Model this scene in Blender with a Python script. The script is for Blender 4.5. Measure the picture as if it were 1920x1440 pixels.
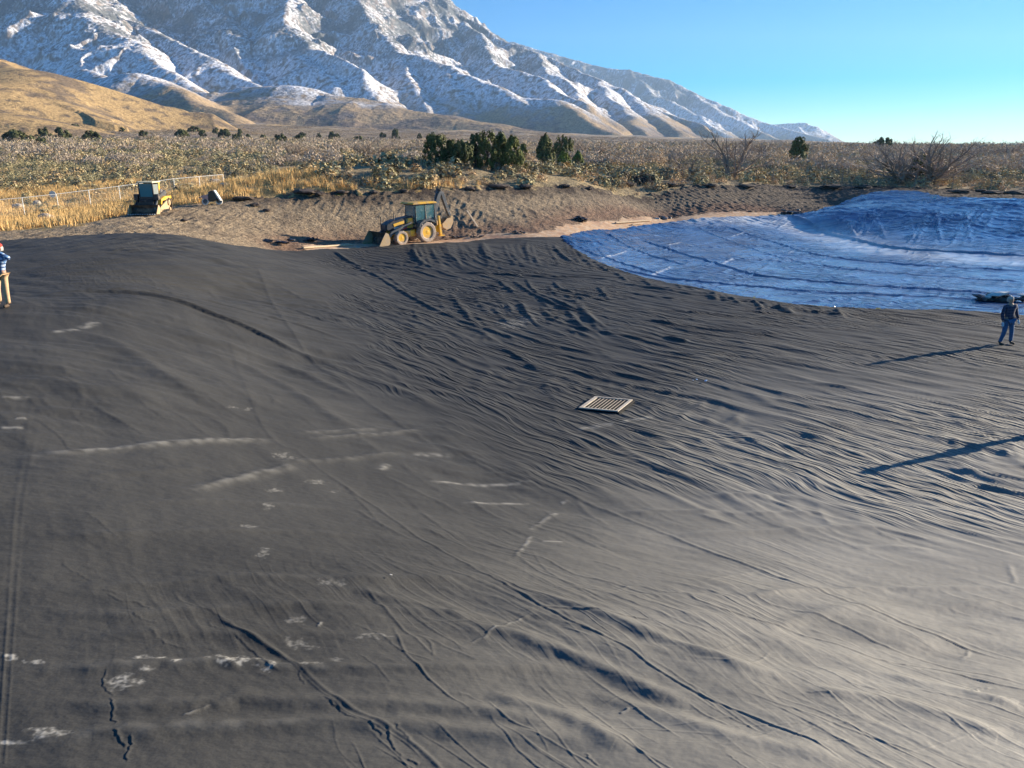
import bpy, bmesh, math, random
import numpy as np
from mathutils import Vector, Matrix

random.seed(7)
RNG = np.random.default_rng(11)
scene = bpy.context.scene
for o in list(bpy.data.objects):
    bpy.data.objects.remove(o)
COL = scene.collection

# ------------------------------------------------------------------ camera
PITCH = math.radians(16.8)
FPX = 1440.0                       # focal length in pixels of a 1920 wide picture
cam_d = bpy.data.cameras.new('camera')
cam = bpy.data.objects.new('camera', cam_d)
COL.objects.link(cam)
cam.location = (0, 0, 0)
cam.rotation_euler = (math.radians(90) - PITCH, 0, 0)
cam_d.sensor_fit = 'HORIZONTAL'
cam_d.sensor_width = 36.0
cam_d.lens = 36.0 * FPX / 1920.0
cam_d.clip_start = 0.1
cam_d.clip_end = 60000
scene.camera = cam

# ------------------------------------------------------------------ sky and sun
SUN_EL = math.radians(14.4)
SUN_AZ = math.radians(65.0)        # from +Y towards +X
world = bpy.data.worlds.new('World')
scene.world = world
world.use_nodes = True
wn = world.node_tree.nodes; wl = world.node_tree.links
wn.clear()
sky = wn.new('ShaderNodeTexSky')
sky.sky_type = 'NISHITA'
sky.sun_disc = False
sky.sun_elevation = SUN_EL
sky.sun_rotation = SUN_AZ
sky.altitude = 1600
sky.air_density = 1.0
sky.dust_density = 0.0
sky.ozone_density = 4.0
bg = wn.new('ShaderNodeBackground')
bg.inputs['Strength'].default_value = 0.06
wo = wn.new('ShaderNodeOutputWorld')
hs = wn.new('ShaderNodeHueSaturation'); hs.inputs['Saturation'].default_value = 1.75; hs.inputs['Hue'].default_value = 0.504
wl.new(sky.outputs[0], hs.inputs['Color']); wl.new(hs.outputs[0], bg.inputs[0]); wl.new(bg.outputs[0], wo.inputs[0])
sun_d = bpy.data.lights.new('sun', 'SUN')
sun_d.energy = 5.0
sun_d.angle = math.radians(0.5)
sun_d.color = (1.0, 0.86, 0.68)
sun = bpy.data.objects.new('sun', sun_d)
COL.objects.link(sun)
SUN_DIR = Vector((math.sin(SUN_AZ) * math.cos(SUN_EL), math.cos(SUN_AZ) * math.cos(SUN_EL), math.sin(SUN_EL)))
sun.rotation_euler = SUN_DIR.to_track_quat('Z', 'Y').to_euler()
scene.view_settings.view_transform = 'Standard'
scene.view_settings.look = 'None'
scene.view_settings.gamma = 1
scene.view_settings.exposure = 1.6
scene.cycles.max_bounces = 5
scene.cycles.volume_bounces = 0

# ------------------------------------------------------------------ small helpers
SP, CP = math.sin(PITCH), math.cos(PITCH)

def ray(px, py):
    a = (px - 960.0) / FPX; b = (720.0 - py) / FPX
    return a, CP + SP * b, -SP + CP * b

def pz(px, py, z):
    x, y, d = ray(px, py); t = z / d
    return (x * t, y * t, z)

def pY(px, py, Y):
    x, y, d = ray(px, py); t = Y / y
    return (x * t, Y, d * t)

def project(x, y, z):
    f = y * CP - z * SP
    u = y * SP + z * CP
    return 960 + FPX * x / f, 720 - FPX * u / f

def noise(x, y, seed=0):
    x = np.asarray(x, np.float32); y = np.asarray(y, np.float32)
    xi = np.floor(x).astype(np.int64); yi = np.floor(y).astype(np.int64)
    fx = (x - xi).astype(np.float32); fy = (y - yi).astype(np.float32)
    def grad(ix, iy, dx, dy):
        h = (ix * 374761393 + iy * 668265263 + seed * 974634777) & 0xffffffff
        h = ((h ^ (h >> 13)) * 1274126177) & 0xffffffff
        h = (h ^ (h >> 16)) & 255
        return GC[h] * dx + GS[h] * dy
    u = fx * fx * fx * (fx * (fx * 6 - 15) + 10); v = fy * fy * fy * (fy * (fy * 6 - 15) + 10)
    a = grad(xi, yi, fx, fy); b = grad(xi + 1, yi, fx - 1, fy)
    c = grad(xi, yi + 1, fx, fy - 1); d = grad(xi + 1, yi + 1, fx - 1, fy - 1)
    r = a + u * (b - a); s = c + u * (d - c)
    return (r + v * (s - r)) * 1.5
_a = np.linspace(0, 2 * np.pi, 257)[:256]
GC = np.cos(_a).astype(np.float32); GS = np.sin(_a).astype(np.float32)

def fbm(x, y, seed, octs=4, gain=0.5):
    t = 0; a = 1.0
    for k in range(octs):
        t = t + a * noise(x * 2 ** k, y * 2 ** k, seed + k * 17); a *= gain
    return t

def ridged(x, y, seed, octs=4, gain=0.5):
    t = 0; a = 1.0; w = 1.0
    for k in range(octs):
        n = 1 - np.abs(noise(x * 2 ** k, y * 2 ** k, seed + k * 13)) * 1.6
        n = np.clip(n, 0, 1) ** 2 * w
        t = t + a * n; w = np.clip(n * 1.6, 0, 1); a *= gain
    return t

def sstep(a, b, x):
    t = np.clip((x - a) / (b - a), 0, 1)
    return t * t * (3 - 2 * t)

def in_poly(x, y, poly):
    poly = np.asarray(poly, float)
    r = np.zeros(np.shape(x), bool)
    bx = (x >= poly[:, 0].min()) & (x <= poly[:, 0].max()) & (y >= poly[:, 1].min()) & (y <= poly[:, 1].max())
    xs = np.asarray(x)[bx]; ys = np.asarray(y)[bx]
    c = np.zeros(xs.shape, bool)
    n = len(poly)
    for i in range(n):
        x1, y1 = poly[i][:2]; x2, y2 = poly[(i + 1) % n][:2]
        if y1 == y2: continue
        m = ((y1 > ys) != (y2 > ys)) & (xs < (x2 - x1) * (ys - y1) / (y2 - y1) + x1)
        c ^= m
    r[bx] = c
    return r

def smooth_line(pts, n=8):
    pts = [np.array(p, float) for p in pts]
    if len(pts) < 3:
        return np.array([pts[0] + (pts[-1] - pts[0]) * t for t in np.linspace(0, 1, n)])
    P = [2 * pts[0] - pts[1]] + pts + [2 * pts[-1] - pts[-2]]
    out = []
    for i in range(1, len(P) - 2):
        for t in np.linspace(0, 1, n, endpoint=False):
            out.append(0.5 * ((2 * P[i]) + (P[i + 1] - P[i - 1]) * t + (2 * P[i - 1] - 5 * P[i] + 4 * P[i + 1] - P[i + 2]) * t * t
                              + (-P[i - 1] + 3 * P[i] - 3 * P[i + 1] + P[i + 2]) * t ** 3))
    out.append(P[-2])
    return np.array(out)

def np_mesh(name, co, faces, mats, smooth=True, attrs=None, fmat=None, corners=4):
    """one mesh from arrays: co (n,3), faces (m,corners)"""
    me = bpy.data.meshes.new(name)
    co = np.ascontiguousarray(co, np.float32); faces = np.ascontiguousarray(faces, np.int32)
    me.vertices.add(len(co)); me.vertices.foreach_set('co', co.ravel())
    me.loops.add(faces.size); me.loops.foreach_set('vertex_index', faces.ravel())
    me.polygons.add(len(faces))
    me.polygons.foreach_set('loop_start', np.arange(0, faces.size, corners, dtype=np.int32))
    me.polygons.foreach_set('use_smooth', np.full(len(faces), smooth))
    for m in mats: me.materials.append(m)
    if fmat is not None: me.polygons.foreach_set('material_index', np.asarray(fmat, np.int32))
    me.update(calc_edges=True)
    for k, v in (attrs or {}).items():
        if v.ndim == 1:
            a = me.attributes.new(k, 'FLOAT', 'POINT'); a.data.foreach_set('value', np.ascontiguousarray(v, np.float32))
        else:
            a = me.attributes.new(k, 'FLOAT_COLOR', 'POINT')
            c = np.ones((len(v), 4), np.float32); c[:, :3] = v
            a.data.foreach_set('color', c.ravel())
    return me

def compact(co, faces, attrs=None):
    used = np.zeros(len(co), bool); used[faces.ravel()] = True
    idx = np.cumsum(used) - 1
    return co[used], idx[faces], {k: v[used] for k, v in (attrs or {}).items()}

def link(name, me, parent=None, label=None, cat=None, group=None, kind=None, loc=None, rot=None):
    o = bpy.data.objects.new(name, me); COL.objects.link(o)
    if parent: o.parent = parent
    if loc is not None: o.location = loc
    if rot is not None: o.rotation_euler = rot
    if label: o['label'] = label
    if cat: o['category'] = cat
    if group: o['group'] = group
    if kind: o['kind'] = kind
    return o

# ------------------------------------------------------------------ materials
def mat(name, col, rough=0.7, metal=0.0, spec=0.5, var=0.0, vscale=3.0, bump=0.0, bscale=40.0, dirt=None, dirt_amt=0.0, dscale=4.0, coords='Object', coat=0):
    m = bpy.data.materials.new(name); m.use_nodes = True
    nt = m.node_tree; n = nt.nodes; l = nt.links
    b = n['Principled BSDF']
    b.inputs['Roughness'].default_value = rough; b.inputs['Metallic'].default_value = metal
    b.inputs['Specular IOR Level'].default_value = spec
    b.inputs['Base Color'].default_value = (*col, 1)
    if coat: b.inputs['Coat Weight'].default_value = coat
    tc = n.new('ShaderNodeTexCoord')
    last = None
    if var > 0:
        t = n.new('ShaderNodeTexNoise'); t.inputs['Scale'].default_value = vscale; t.inputs['Detail'].default_value = 6
        l.new(tc.outputs[coords], t.inputs['Vector'])
        mr = n.new('ShaderNodeMapRange'); mr.inputs[1].default_value = 0.3; mr.inputs[2].default_value = 0.7
        mr.inputs[3].default_value = 1 - var; mr.inputs[4].default_value = 1 + var
        l.new(t.outputs[0], mr.inputs[0])
        mx = n.new('ShaderNodeVectorMath'); mx.operation = 'SCALE'; mx.inputs[0].default_value = col
        l.new(mr.outputs[0], mx.inputs['Scale'])
        last = mx.outputs[0]
    if dirt is not None:
        t = n.new('ShaderNodeTexNoise'); t.inputs['Scale'].default_value = dscale; t.inputs['Detail'].default_value = 8; t.inputs['Roughness'].default_value = 0.65
        l.new(tc.outputs[coords], t.inputs['Vector'])
        mr = n.new('ShaderNodeMapRange'); mr.inputs[1].default_value = 0.62 - dirt_amt * 0.4; mr.inputs[2].default_value = 0.72 - dirt_amt * 0.2
        l.new(t.outputs[0], mr.inputs[0])
        mx = n.new('ShaderNodeMix'); mx.data_type = 'RGBA'
        l.new(mr.outputs[0], mx.inputs[0]); mx.inputs[7].default_value = (*dirt, 1)
        if last is None: mx.inputs[6].default_value = (*col, 1)
        else: l.new(last, mx.inputs[6])
        last = mx.outputs[2]
    if last is not None: l.new(last, b.inputs['Base Color'])
    if bump > 0:
        t = n.new('ShaderNodeTexNoise'); t.inputs['Scale'].default_value = bscale; t.inputs['Detail'].default_value = 5
        l.new(tc.outputs[coords], t.inputs['Vector'])
        bp = n.new('ShaderNodeBump'); bp.inputs['Strength'].default_value = bump; bp.inputs['Distance'].default_value = 0.02
        l.new(t.outputs[0], bp.inputs['Height']); l.new(bp.outputs[0], b.inputs['Normal'])
    return m

def attr_mat(name, attr='albedo', rough=0.9, spec=0.2, fine=0.0, fscale=5.0, bump=0.0, bscale=10.0, bdist=0.05, stretch=(1, 1, 1)):
    m = bpy.data.materials.new(name); m.use_nodes = True
    nt = m.node_tree; n = nt.nodes; l = nt.links
    b = n['Principled BSDF']; b.inputs['Roughness'].default_value = rough; b.inputs['Specular IOR Level'].default_value = spec
    at = n.new('ShaderNodeAttribute'); at.attribute_name = attr
    last = at.outputs['Color']
    tc = n.new('ShaderNodeTexCoord'); mp = n.new('ShaderNodeMapping'); mp.inputs['Scale'].default_value = stretch
    l.new(tc.outputs['Object'], mp.inputs[0])
    if fine > 0:
        t = n.new('ShaderNodeTexNoise'); t.inputs['Scale'].default_value = fscale; t.inputs['Detail'].default_value = 8; t.inputs['Roughness'].default_value = 0.7
        l.new(mp.outputs[0], t.inputs['Vector'])
        mr = n.new('ShaderNodeMapRange'); mr.inputs[1].default_value = 0.35; mr.inputs[2].default_value = 0.65
        mr.inputs[3].default_value = 1 - fine; mr.inputs[4].default_value = 1 + fine
        l.new(t.outputs[0], mr.inputs[0])
        mx = n.new('ShaderNodeVectorMath'); mx.operation = 'SCALE'
        l.new(last, mx.inputs[0]); l.new(mr.outputs[0], mx.inputs['Scale']); last = mx.outputs[0]
    l.new(last, b.inputs['Base Color'])
    if bump > 0:
        t = n.new('ShaderNodeTexNoise'); t.inputs['Scale'].default_value = bscale; t.inputs['Detail'].default_value = 6; t.inputs['Roughness'].default_value = 0.65
        l.new(mp.outputs[0], t.inputs['Vector'])
        bp = n.new('ShaderNodeBump'); bp.inputs['Strength'].default_value = bump; bp.inputs['Distance'].default_value = bdist
        l.new(t.outputs[0], bp.inputs['Height']); l.new(bp.outputs[0], b.inputs['Normal'])
    return m

# ================================================================== TERRAIN
# far plain: the picture row (of a 1440 high frame) at which ground of a given distance shows, read off the photograph
TU = np.array([-1200, -300, 0, 300, 600, 900, 1200, 1560, 1920, 2500, 3300], float)
TU = (TU - 960) / 1440 / 1.04
TD = np.array([55, 75, 90, 110, 140, 200, 300, 500, 900, 1600, 2600, 4200], float)
TT = np.array([
    [450, 450, 440, 405, 385, 385, 372, 378, 372, 372, 372],
    [415, 412, 408, 372, 352, 362, 362, 366, 366, 366, 366],
    [388, 388, 383, 352, 338, 342, 350, 358, 360, 360, 360],
    [362, 360, 352, 334, 323, 322, 328, 335, 342, 342, 342],
    [338, 332, 322, 313, 307, 304, 306, 312, 320, 322, 322],
    [305, 298, 294, 290, 289, 288, 290, 294, 299, 300, 300],
    [285, 275, 272, 270, 274, 277, 280, 281, 281, 282, 282],
    [268, 262, 256, 255, 263, 268, 272, 273, 274, 276, 276],
    [252, 245, 238, 238, 248, 257, 264, 271, 277, 280, 280],
    [244, 236, 226, 228, 240, 250, 260, 270, 280, 283, 283],
    [238, 230, 222, 224, 236, 246, 257, 269, 282, 285, 285],
    [234, 226, 218, 220, 233, 244, 256, 268, 283, 286, 286]], float)
TZ = np.zeros_like(TT)
for i, d in enumerate(TD):
    for j in range(len(TU)):
        b = (720 - TT[i, j]) / FPX
        TZ[i, j] = d * (-SP + CP * b) / (CP + SP * b)

def cubic_w(t):
    return (-0.5 * t + t * t - 0.5 * t ** 3, 1 - 2.5 * t * t + 1.5 * t ** 3, 0.5 * t + 2 * t * t - 1.5 * t ** 3, -0.5 * t * t + 0.5 * t ** 3)

def z_far(x, y):
    y = np.maximum(y, 20.0)
    u = np.clip(x / y, TU[0], TU[-1]); d = np.clip(np.log(y), np.log(TD[0]), np.log(TD[-1]))
    ang = TZ / TD[:, None]
    LD = np.log(TD)
    i = np.clip(np.searchsorted(LD, d) - 1, 0, len(LD) - 2); j = np.clip(np.searchsorted(TU, u) - 1, 0, len(TU) - 2)
    ti = (d - LD[i]) / (LD[i + 1] - LD[i]); tj = (u - TU[j]) / (TU[j + 1] - TU[j])
    wi = cubic_w(ti); wj = cubic_w(tj)
    r = 0
    for a in range(4):
        ia = np.clip(i + a - 1, 0, len(LD) - 1)
        for b in range(4):
            jb = np.clip(j + b - 1, 0, len(TU) - 1)
            r = r + wi[a] * wj[b] * ang[ia, jb]
    return r * y

RIM, BED = -4.3, -6.75
CPTS = []
def cz(z, *pts):
    for p in pts: CPTS.append(pz(p[0], p[1], z))
def cY(*pts):
    for p in pts: CPTS.append(pY(*p))
# left berm under the long seam, level ground left of it
for t in np.linspace(-0.2, 1.0, 9):
    x = -3.7 + t * (-24.6 + 3.7); y = 4.5 + t * (39.8 - 4.5)
    CPTS.append((x, y, RIM))
    CPTS.append((x - 7, y - 3.5, RIM + 0.05)); CPTS.append((x - 20, y - 8, RIM + 0.1))
cz(RIM, (0, 452), (200, 440), (330, 442))
cz(-4.36, (180, 510), (120, 600))
cz(-4.55, (330, 500), (300, 560), (240, 680))
cz(-4.9, (400, 455)); cz(-5.5, (470, 464)); cz(-6.0, (530, 470))
cz(-6.15, (620, 467), (800, 457), (1000, 445), (1250, 407)); cz(-6.15, (1462, 404))
cz(-6.1, (640, 453)); cY((800, 445, 59), (900, 440, 60), (1150, 418, 70), (1300, 408, 76), (1450, 397, 82), (1560, 385, 89.5))
# crest of the dirt bank
cY((283, 404, 52), (200, 415, 47), (330, 395, 54), (400, 385, 57), (500, 373, 60), (600, 366, 62), (700, 362, 64), (800, 360, 66), (950, 353, 71),
   (1100, 351, 77), (1300, 351, 87), (1450, 353, 92), (1600, 356, 95), (1700, 357, 95), (1920, 363, 95), (2200, 366, 95), (2500, 368, 95))
cY((100, 425, 48), (0, 432, 46), (-200, 440, 44), (8, 414, 72), (-200, 425, 68), (150, 394, 78), (300, 372, 85), (420, 352, 92), (200, 408, 58), (60, 420, 60), (-200, 395, 88), (60, 388, 86))
# black floor
cz(BED, (1888, 645), (1100, 620), (1500, 800), (1300, 700), (2100, 760), (2400, 900), (1750, 583), (1920, 592), (2300, 610))
cz(-6.62, (800, 690), (1000, 800), (1300, 905), (1900, 1010), (700, 560), (640, 500))
cz(-6.75, (1000, 520), (1140, 502), (1300, 541), (900, 560))
cz(-5.55, (420, 560), (520, 500)); cz(-5.9, (500, 700), (800, 930), (1200, 1060), (1800, 1200))
# slope in front of and below the camera
CPTS += [(4.2, 5.1, -5.05), (2.0, 5.2, -4.85), (0.4, 5.0, -4.7), (8, 2, -4.9), (14, 3, -5.2), (20, 6, -5.8), (0, 1.5, -4.35), (-8, 1.5, -4.3), (6, -3, -4.4), (24, 14, -6.6), (-0.6, 9, -5.25), (2.5, 9, -5.6)]
# blue basin
cz(-7.05, (1300, 470), (1250, 520), (1920, 482), (2300, 490), (1700, 468), (1612, 452), (1537, 430), (1450, 500), (1700, 530))
cz(-6.8, (1150, 478), (1400, 430))
cY((1560, 396, 78), (1670, 389, 76), (1800, 388, 75), (1920, 376, 75), (2200, 380, 74), (1510, 398, 81), (1750, 373, 84), (1631, 368, 89))
# points taken from the far plain to join on to it
for u in np.linspace(-1.25, 1.25, 13):
    for d in (104, 122):
        CPTS.append((u * d, d, float(z_far(np.array([u * d]), np.array([float(d)]))[0])))
CP_ = np.array(CPTS)
def _tps_fit(P):
    n = len(P); d = np.hypot(P[:, None, 0] - P[None, :, 0], P[:, None, 1] - P[None, :, 1])
    K = np.where(d > 0, d * d * np.log(d + 1e-9), 0) + np.eye(n) * 0.6
    A = np.zeros((n + 3, n + 3)); A[:n, :n] = K; A[:n, n] = 1; A[:n, n + 1:] = P[:, :2]; A[n, :n] = 1; A[n + 1:, :n] = P[:, :2].T
    return np.linalg.solve(A, np.concatenate([P[:, 2], np.zeros(3)]))
TW = _tps_fit(CP_)

def z_base(x, y):
    x = np.atleast_1d(np.asarray(x, float)); y = np.atleast_1d(np.asarray(y, float))
    out = np.zeros(x.shape); f = x.ravel(); g = y.ravel(); o = out.ravel()
    near = np.nonzero((g < 126) & (np.abs(f) < 150))[0]
    for s in range(0, len(near), 200000):
        k = near[s:s + 200000]; a = f[k].astype(np.float32); b = g[k].astype(np.float32)
        acc = (TW[-3] + TW[-2] * f[k] + TW[-1] * g[k])
        for i in range(len(CP_)):
            r2 = (a - np.float32(CP_[i, 0])) ** 2 + (b - np.float32(CP_[i, 1])) ** 2 + np.float32(1e-6)
            acc = acc + np.float32(TW[i] * 0.5) * r2 * np.log(r2)
        o[k] = acc
    far = np.nonzero((g > 100) | (np.abs(f) > 110))[0]
    if len(far):
        zf = z_far(f[far], g[far])
        w = np.maximum(sstep(104, 124, g[far]), sstep(112, 148, np.abs(f[far])))
        o[far] = o[far] * (1 - w) + zf * w
    return out

def z_unit(x, y):
    return float(z_base(np.array([x]), np.array([y]))[0])

# the grid the ground and both liners are cut from: finer towards the viewer's bank, coarser with distance
QC = 0.00165
us = np.concatenate([[-60, -20, -8, -4, -2.5, -1.8, -1.5, -1.3], np.arange(-1.15, 1.1501, QC), [1.3, 1.5, 1.8, 2.5, 4, 8, 20, 60]])
ys = [2.4]
while ys[-1] < 4.3: ys.append(ys[-1] + 0.06)
while ys[-1] < 100:
    r = ys[-1]; ys.append(r + min(0.00026 * r * r, 0.09))
while ys[-1] < 330: ys.append(ys[-1] * 1.006)
while ys[-1] < 5200: ys.append(ys[-1] * 1.02)
ys = np.array(ys)
NU, NY = len(us), len(ys)
GX = (us[None, :] * ys[:, None]); GY = np.repeat(ys[:, None], NU, 1)
GX = GX.astype(np.float64)
ZB = z_base(GX, GY)

def unproj(px, py, Z=None):
    """where the ray of a picture point first meets the ground"""
    Z = ZB if Z is None else Z
    rx, ry, rz = ray(px, py)
    u = rx / ry
    j = int(np.clip(np.searchsorted(us, u) - 1, 0, NU - 2)); t = (u - us[j]) / (us[j + 1] - us[j])
    col = Z[:, j] * (1 - t) + Z[:, j + 1] * t
    d = col - ys * (rz / ry)
    k = np.nonzero(d > 0)[0]
    if len(k) == 0: return (u * 400, 400.0, z_unit(u * 400, 400.0))
    k = k[0]
    if k == 0: y = ys[0]
    else:
        s = -d[k - 1] / (d[k] - d[k - 1]); y = ys[k - 1] + s * (ys[k] - ys[k - 1])
    return (u * y, y, rz / ry * y)

def upoly(pts): return [unproj(*p)[:2] for p in pts]

DPX = {}
BLACK_TOP = [(0, 452), (60, 449), (130, 443), (200, 439), (270, 439), (330, 442), (400, 455), (470, 464), (530, 470), (620, 467), (700, 463), (800, 457), (900, 450), (1000, 445), (1050, 445)]
BORDER = [(1050, 445), (1080, 470), (1140, 500), (1200, 519), (1300, 540), (1400, 558), (1500, 573), (1600, 579), (1750, 583), (1860, 588), (1920, 592)]
BLUE_TOP = [(1050, 445), (1100, 433), (1200, 423), (1275, 415), (1395, 406), (1462, 404), (1530, 396), (1575, 381), (1631, 363), (1676, 358), (1718, 359), (1744, 364), (1800, 373), (1920, 374)]
w_black_top = upoly(BLACK_TOP); w_border = upoly(BORDER); w_blue_top = upoly(BLUE_TOP)
bt0 = w_black_top[0]
BLACK_POLY = [(-75, -5), (-62, 38), (bt0[0] - 8, bt0[1] - 1.0)] + w_black_top + w_border + [(45, 26), (70, -5)]
BLUE_POLY = w_blue_top + [(90, 76), (90, 26), (45, 26)] + w_border[::-1]
DIRT_TOP = [(-400, 440), (0, 434), (100, 431), (160, 424), (215, 408), (330, 386), (400, 381), (480, 371), (560, 366), (700, 362), (850, 357), (1000, 352), (1300, 350), (1500, 351), (1700, 354), (1920, 361)]
w_dirt = upoly(DIRT_TOP[1:])
DIRT_POLY = [(-75, 38), (-60, 42)] + w_dirt + [(120, 97), (120, -5), (-75, -5)]

# jitter the cut lines a little so that edges are not ruled
jx = 0.16 * noise(GX / 0.9, GY / 0.9, 5) + 0.05 * noise(GX / 0.25, GY / 0.25, 6)
jy = 0.16 * noise(GX / 0.9, GY / 0.9, 7) + 0.05 * noise(GX / 0.25, GY / 0.25, 8)
M_BLACK = in_poly(GX + jx, GY + jy, BLACK_POLY)
M_BLUE = in_poly(GX + jx * 0.6, GY + jy * 0.6, BLUE_POLY) & ~M_BLACK
M_DIRT = in_poly(GX + jx * 5, GY + jy * 5, DIRT_POLY)

def dist_line(X, Y, line):
    """distance of points to a polyline, with its signed side, the run along it and total length"""
    best = np.full(X.shape, 1e9, np.float32); side = np.zeros(X.shape, np.float32); run = np.zeros(X.shape, np.float32)
    L = 0.0
    cdx, cdy = line[-1][0] - line[0][0], line[-1][1] - line[0][1]
    orient = 1.0 if cdx * SDY - cdy * SDX > 0 else -1.0
    for i in range(len(line) - 1):
        ax, ay = line[i][:2]; bx, by = line[i + 1][:2]
        dx, dy = bx - ax, by - ay; l2 = dx * dx + dy * dy + 1e-9; ln = math.sqrt(l2)
        t = np.clip(((X - ax) * dx + (Y - ay) * dy) / l2, 0, 1)
        ex = X - ax - t * dx; ey = Y - ay - t * dy
        d = np.sqrt(ex * ex + ey * ey); m = d < best
        best[m] = d[m]; run[m] = (L + t * ln)[m]
        side[m] = (np.sign(dx * (Y - ay) - dy * (X - ax)) * orient)[m]
        L += ln
    return best, side, run, L
SDX, SDY = math.sin(SUN_AZ), math.cos(SUN_AZ)

def window(line, pad):
    x0, y0 = np.min(line, 0)[:2] - pad; x1, y1 = np.max(line, 0)[:2] + pad
    y0 = max(y0, ys[0])
    i0 = max(np.searchsorted(ys, y0) - 1, 0); i1 = min(np.searchsorted(ys, y1) + 1, NY)
    ul = min(x0 / y0, x0 / max(y1, .1)); uh = max(x1 / y0, x1 / max(y1, .1))
    j0 = max(np.searchsorted(us, ul) - 1, 0); j1 = min(np.searchsorted(us, uh) + 1, NU)
    return slice(i0, i1), slice(j0, j1)

H = np.zeros_like(ZB, dtype=np.float32)        # wrinkles of the liner
DUST_SHEEN = np.zeros_like(H)  # real dust and mud, plus painted sun sheen and glare
REGION_OK = M_BLACK | M_BLUE

def fold(pts, h, w, kind='F', dust_sheen=0.0, px=True, jit=0.0, seed=None, n=8, taper=0.25):
    """a raised fold along a line. F: steep on the side away from the sun, R: round, W: broad wave, S: thin seam, T: lap step"""
    line = np.array([unproj(*p)[:2] for p in pts]) if px else np.array(pts)
    line = smooth_line(line, n)
    if jit > 0:
        r = np.random.default_rng(seed if seed is not None else int(abs(line[0][0] * 977 + line[0][1] * 131)) % 99991)
        k = r.normal(0, 1, (len(line), 2)); k = (k + np.roll(k, 1, 0)) * 0.5
        line = line + k * jit
    sl = window(line, w * 6)
    X = GX[sl]; Y = GY[sl]
    if X.size == 0: return
    d, s, run, L = dist_line(X.astype(np.float32), Y.astype(np.float32), line)
    loc = np.maximum(np.maximum(Y * QC, np.minimum(0.00026 * Y * Y, 0.09) * 1.4), 0.006)
    end = sstep(0, taper, run / L) * sstep(0, taper, 1 - run / L) if taper > 0 else 1.0
    var = 0.85 + 0.35 * noise(run / (w * 25 + 1.0), run * 0 + h * 91, 3)
    if kind == 'F':
        wl = np.where(s > 0, np.maximum(w, loc), np.maximum(w * 0.35, loc))
        f = h * np.exp(-(np.sqrt(d * d + (0.6 * loc) ** 2) / wl) ** 1.5) * end * var
        f = f - 0.25 * h * np.exp(-((d - w * 0.9) / np.maximum(w, loc)) ** 2) * (s < 0) * sstep(0, np.maximum(w, loc) * .9, d) * end
    elif kind == 'R':
        f = h * np.exp(-(d / np.maximum(w, loc)) ** 2) * end * var
    elif kind == 'W':
        f = h * np.exp(-(d / w) ** 2) * end
    elif kind == 'S':
        f = h * np.exp(-(d / np.maximum(w, loc)) ** 2) * var * np.clip(9 / Y, .12, 1)
    else:
        f = h * (s < 0) * np.exp(-d / w) * 1.0
    H[sl] += f
    if dust_sheen > 0:
        dd = dust_sheen * np.exp(-(d / np.maximum(w * 0.8, loc)) ** 2) * end * np.clip(0.8 + 1.2 * noise(X * 6, Y * 6, 21), 0, 1.3)
        DUST_SHEEN[sl] = np.maximum(DUST_SHEEN[sl], dd)

def sc(lst, ox=0, oy=0, k=1.0): return [(ox + a * k, oy + b * k) for a, b in lst]

# ---- broad undulation and pulled wrinkles of the cloth
ca, sa = math.cos(math.radians(-47)), math.sin(math.radians(-47))
Q_ = GX * ca + GY * sa; P_ = -GX * sa + GY * ca
P_ = P_ + 1.6 * noise(Q_ / 11, P_ / 13, 40) + 0.35 * noise(Q_ / 3.5, P_ / 3.2, 41) + 0.004 * (Q_ + 12) ** 2 * 0.6
floor = sstep(-6.2, -6.6, ZB) * M_BLACK
slope = (1 - floor) * M_BLACK
patch = np.clip(0.5 + 1.3 * fbm(GX / 6, GY / 6, 51, 2), 0.03, 1.3)
def sharp(a, b, seed, k=2.2, p=1.6):
    return np.clip(1 - (np.sqrt(noise(a, b, seed) ** 2 + .0025) - .04) * k, 0, 1) ** p
near_fade = sstep(10, 17, GY + 0.25 * GX)
H += (0.042 * sharp(P_ / 1.1, Q_ / 7.5, 61, 3.2, 1.3) * np.clip(patch, 0, 1.2)
      + 0.032 * sharp(P_ / 0.6 + 3, Q_ / 4.6, 62, 2.8, 1.3) * np.clip(1.3 - patch * 0.5, 0, 1)
      + 0.016 * sharp(P_ / 0.34, Q_ / 2.2, 63, 1.8, 1.2)) * floor * (0.2 + 0.8 * near_fade)
# short bunched crumples lying across the pull
cr = np.clip(fbm(GX / 4.5, GY / 4.5, 71, 2) * 1.8 - 0.35, 0, 1) * floor
H += 0.028 * cr * sharp(GX / 0.55 + GY / 1.6, GY / 1.3 - GX / 2.6, 72, 2.0, 1.2)
fan0 = sstep(-10, -14, GX) * 1.0
# slope: gentle swells, faint pull lines
sw = fbm(GX / 2.6 + GY / 9, GY / 1.1 - GX / 12, 81, 3)
H += 0.06 * sw * slope * np.clip(.6 + fbm(GX / 6, GY / 6, 86, 2), .2, 1.2)
H += 0.010 * sharp(P_ / 2.2, Q_ / 9, 87, 3.5, 1.3) * slope * (1 - fan0)
H += 0.016 * noise(Q_ / 3.2 + 9, P_ / 0.9, 82) * slope
H += 0.005 * sharp(P_ / 0.5, Q_ / 4.5, 83, 2.0, 1.4) * slope * np.clip(patch - 0.25, 0, 1)
H += 0.0035 * fbm(GX / 0.16, GY / 0.10, 84, 3) * (slope + floor * 0.5)
H += 0.006 * np.abs(noise(Q_ / 1.7, P_ / 0.45, 85)) * slope
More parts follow.
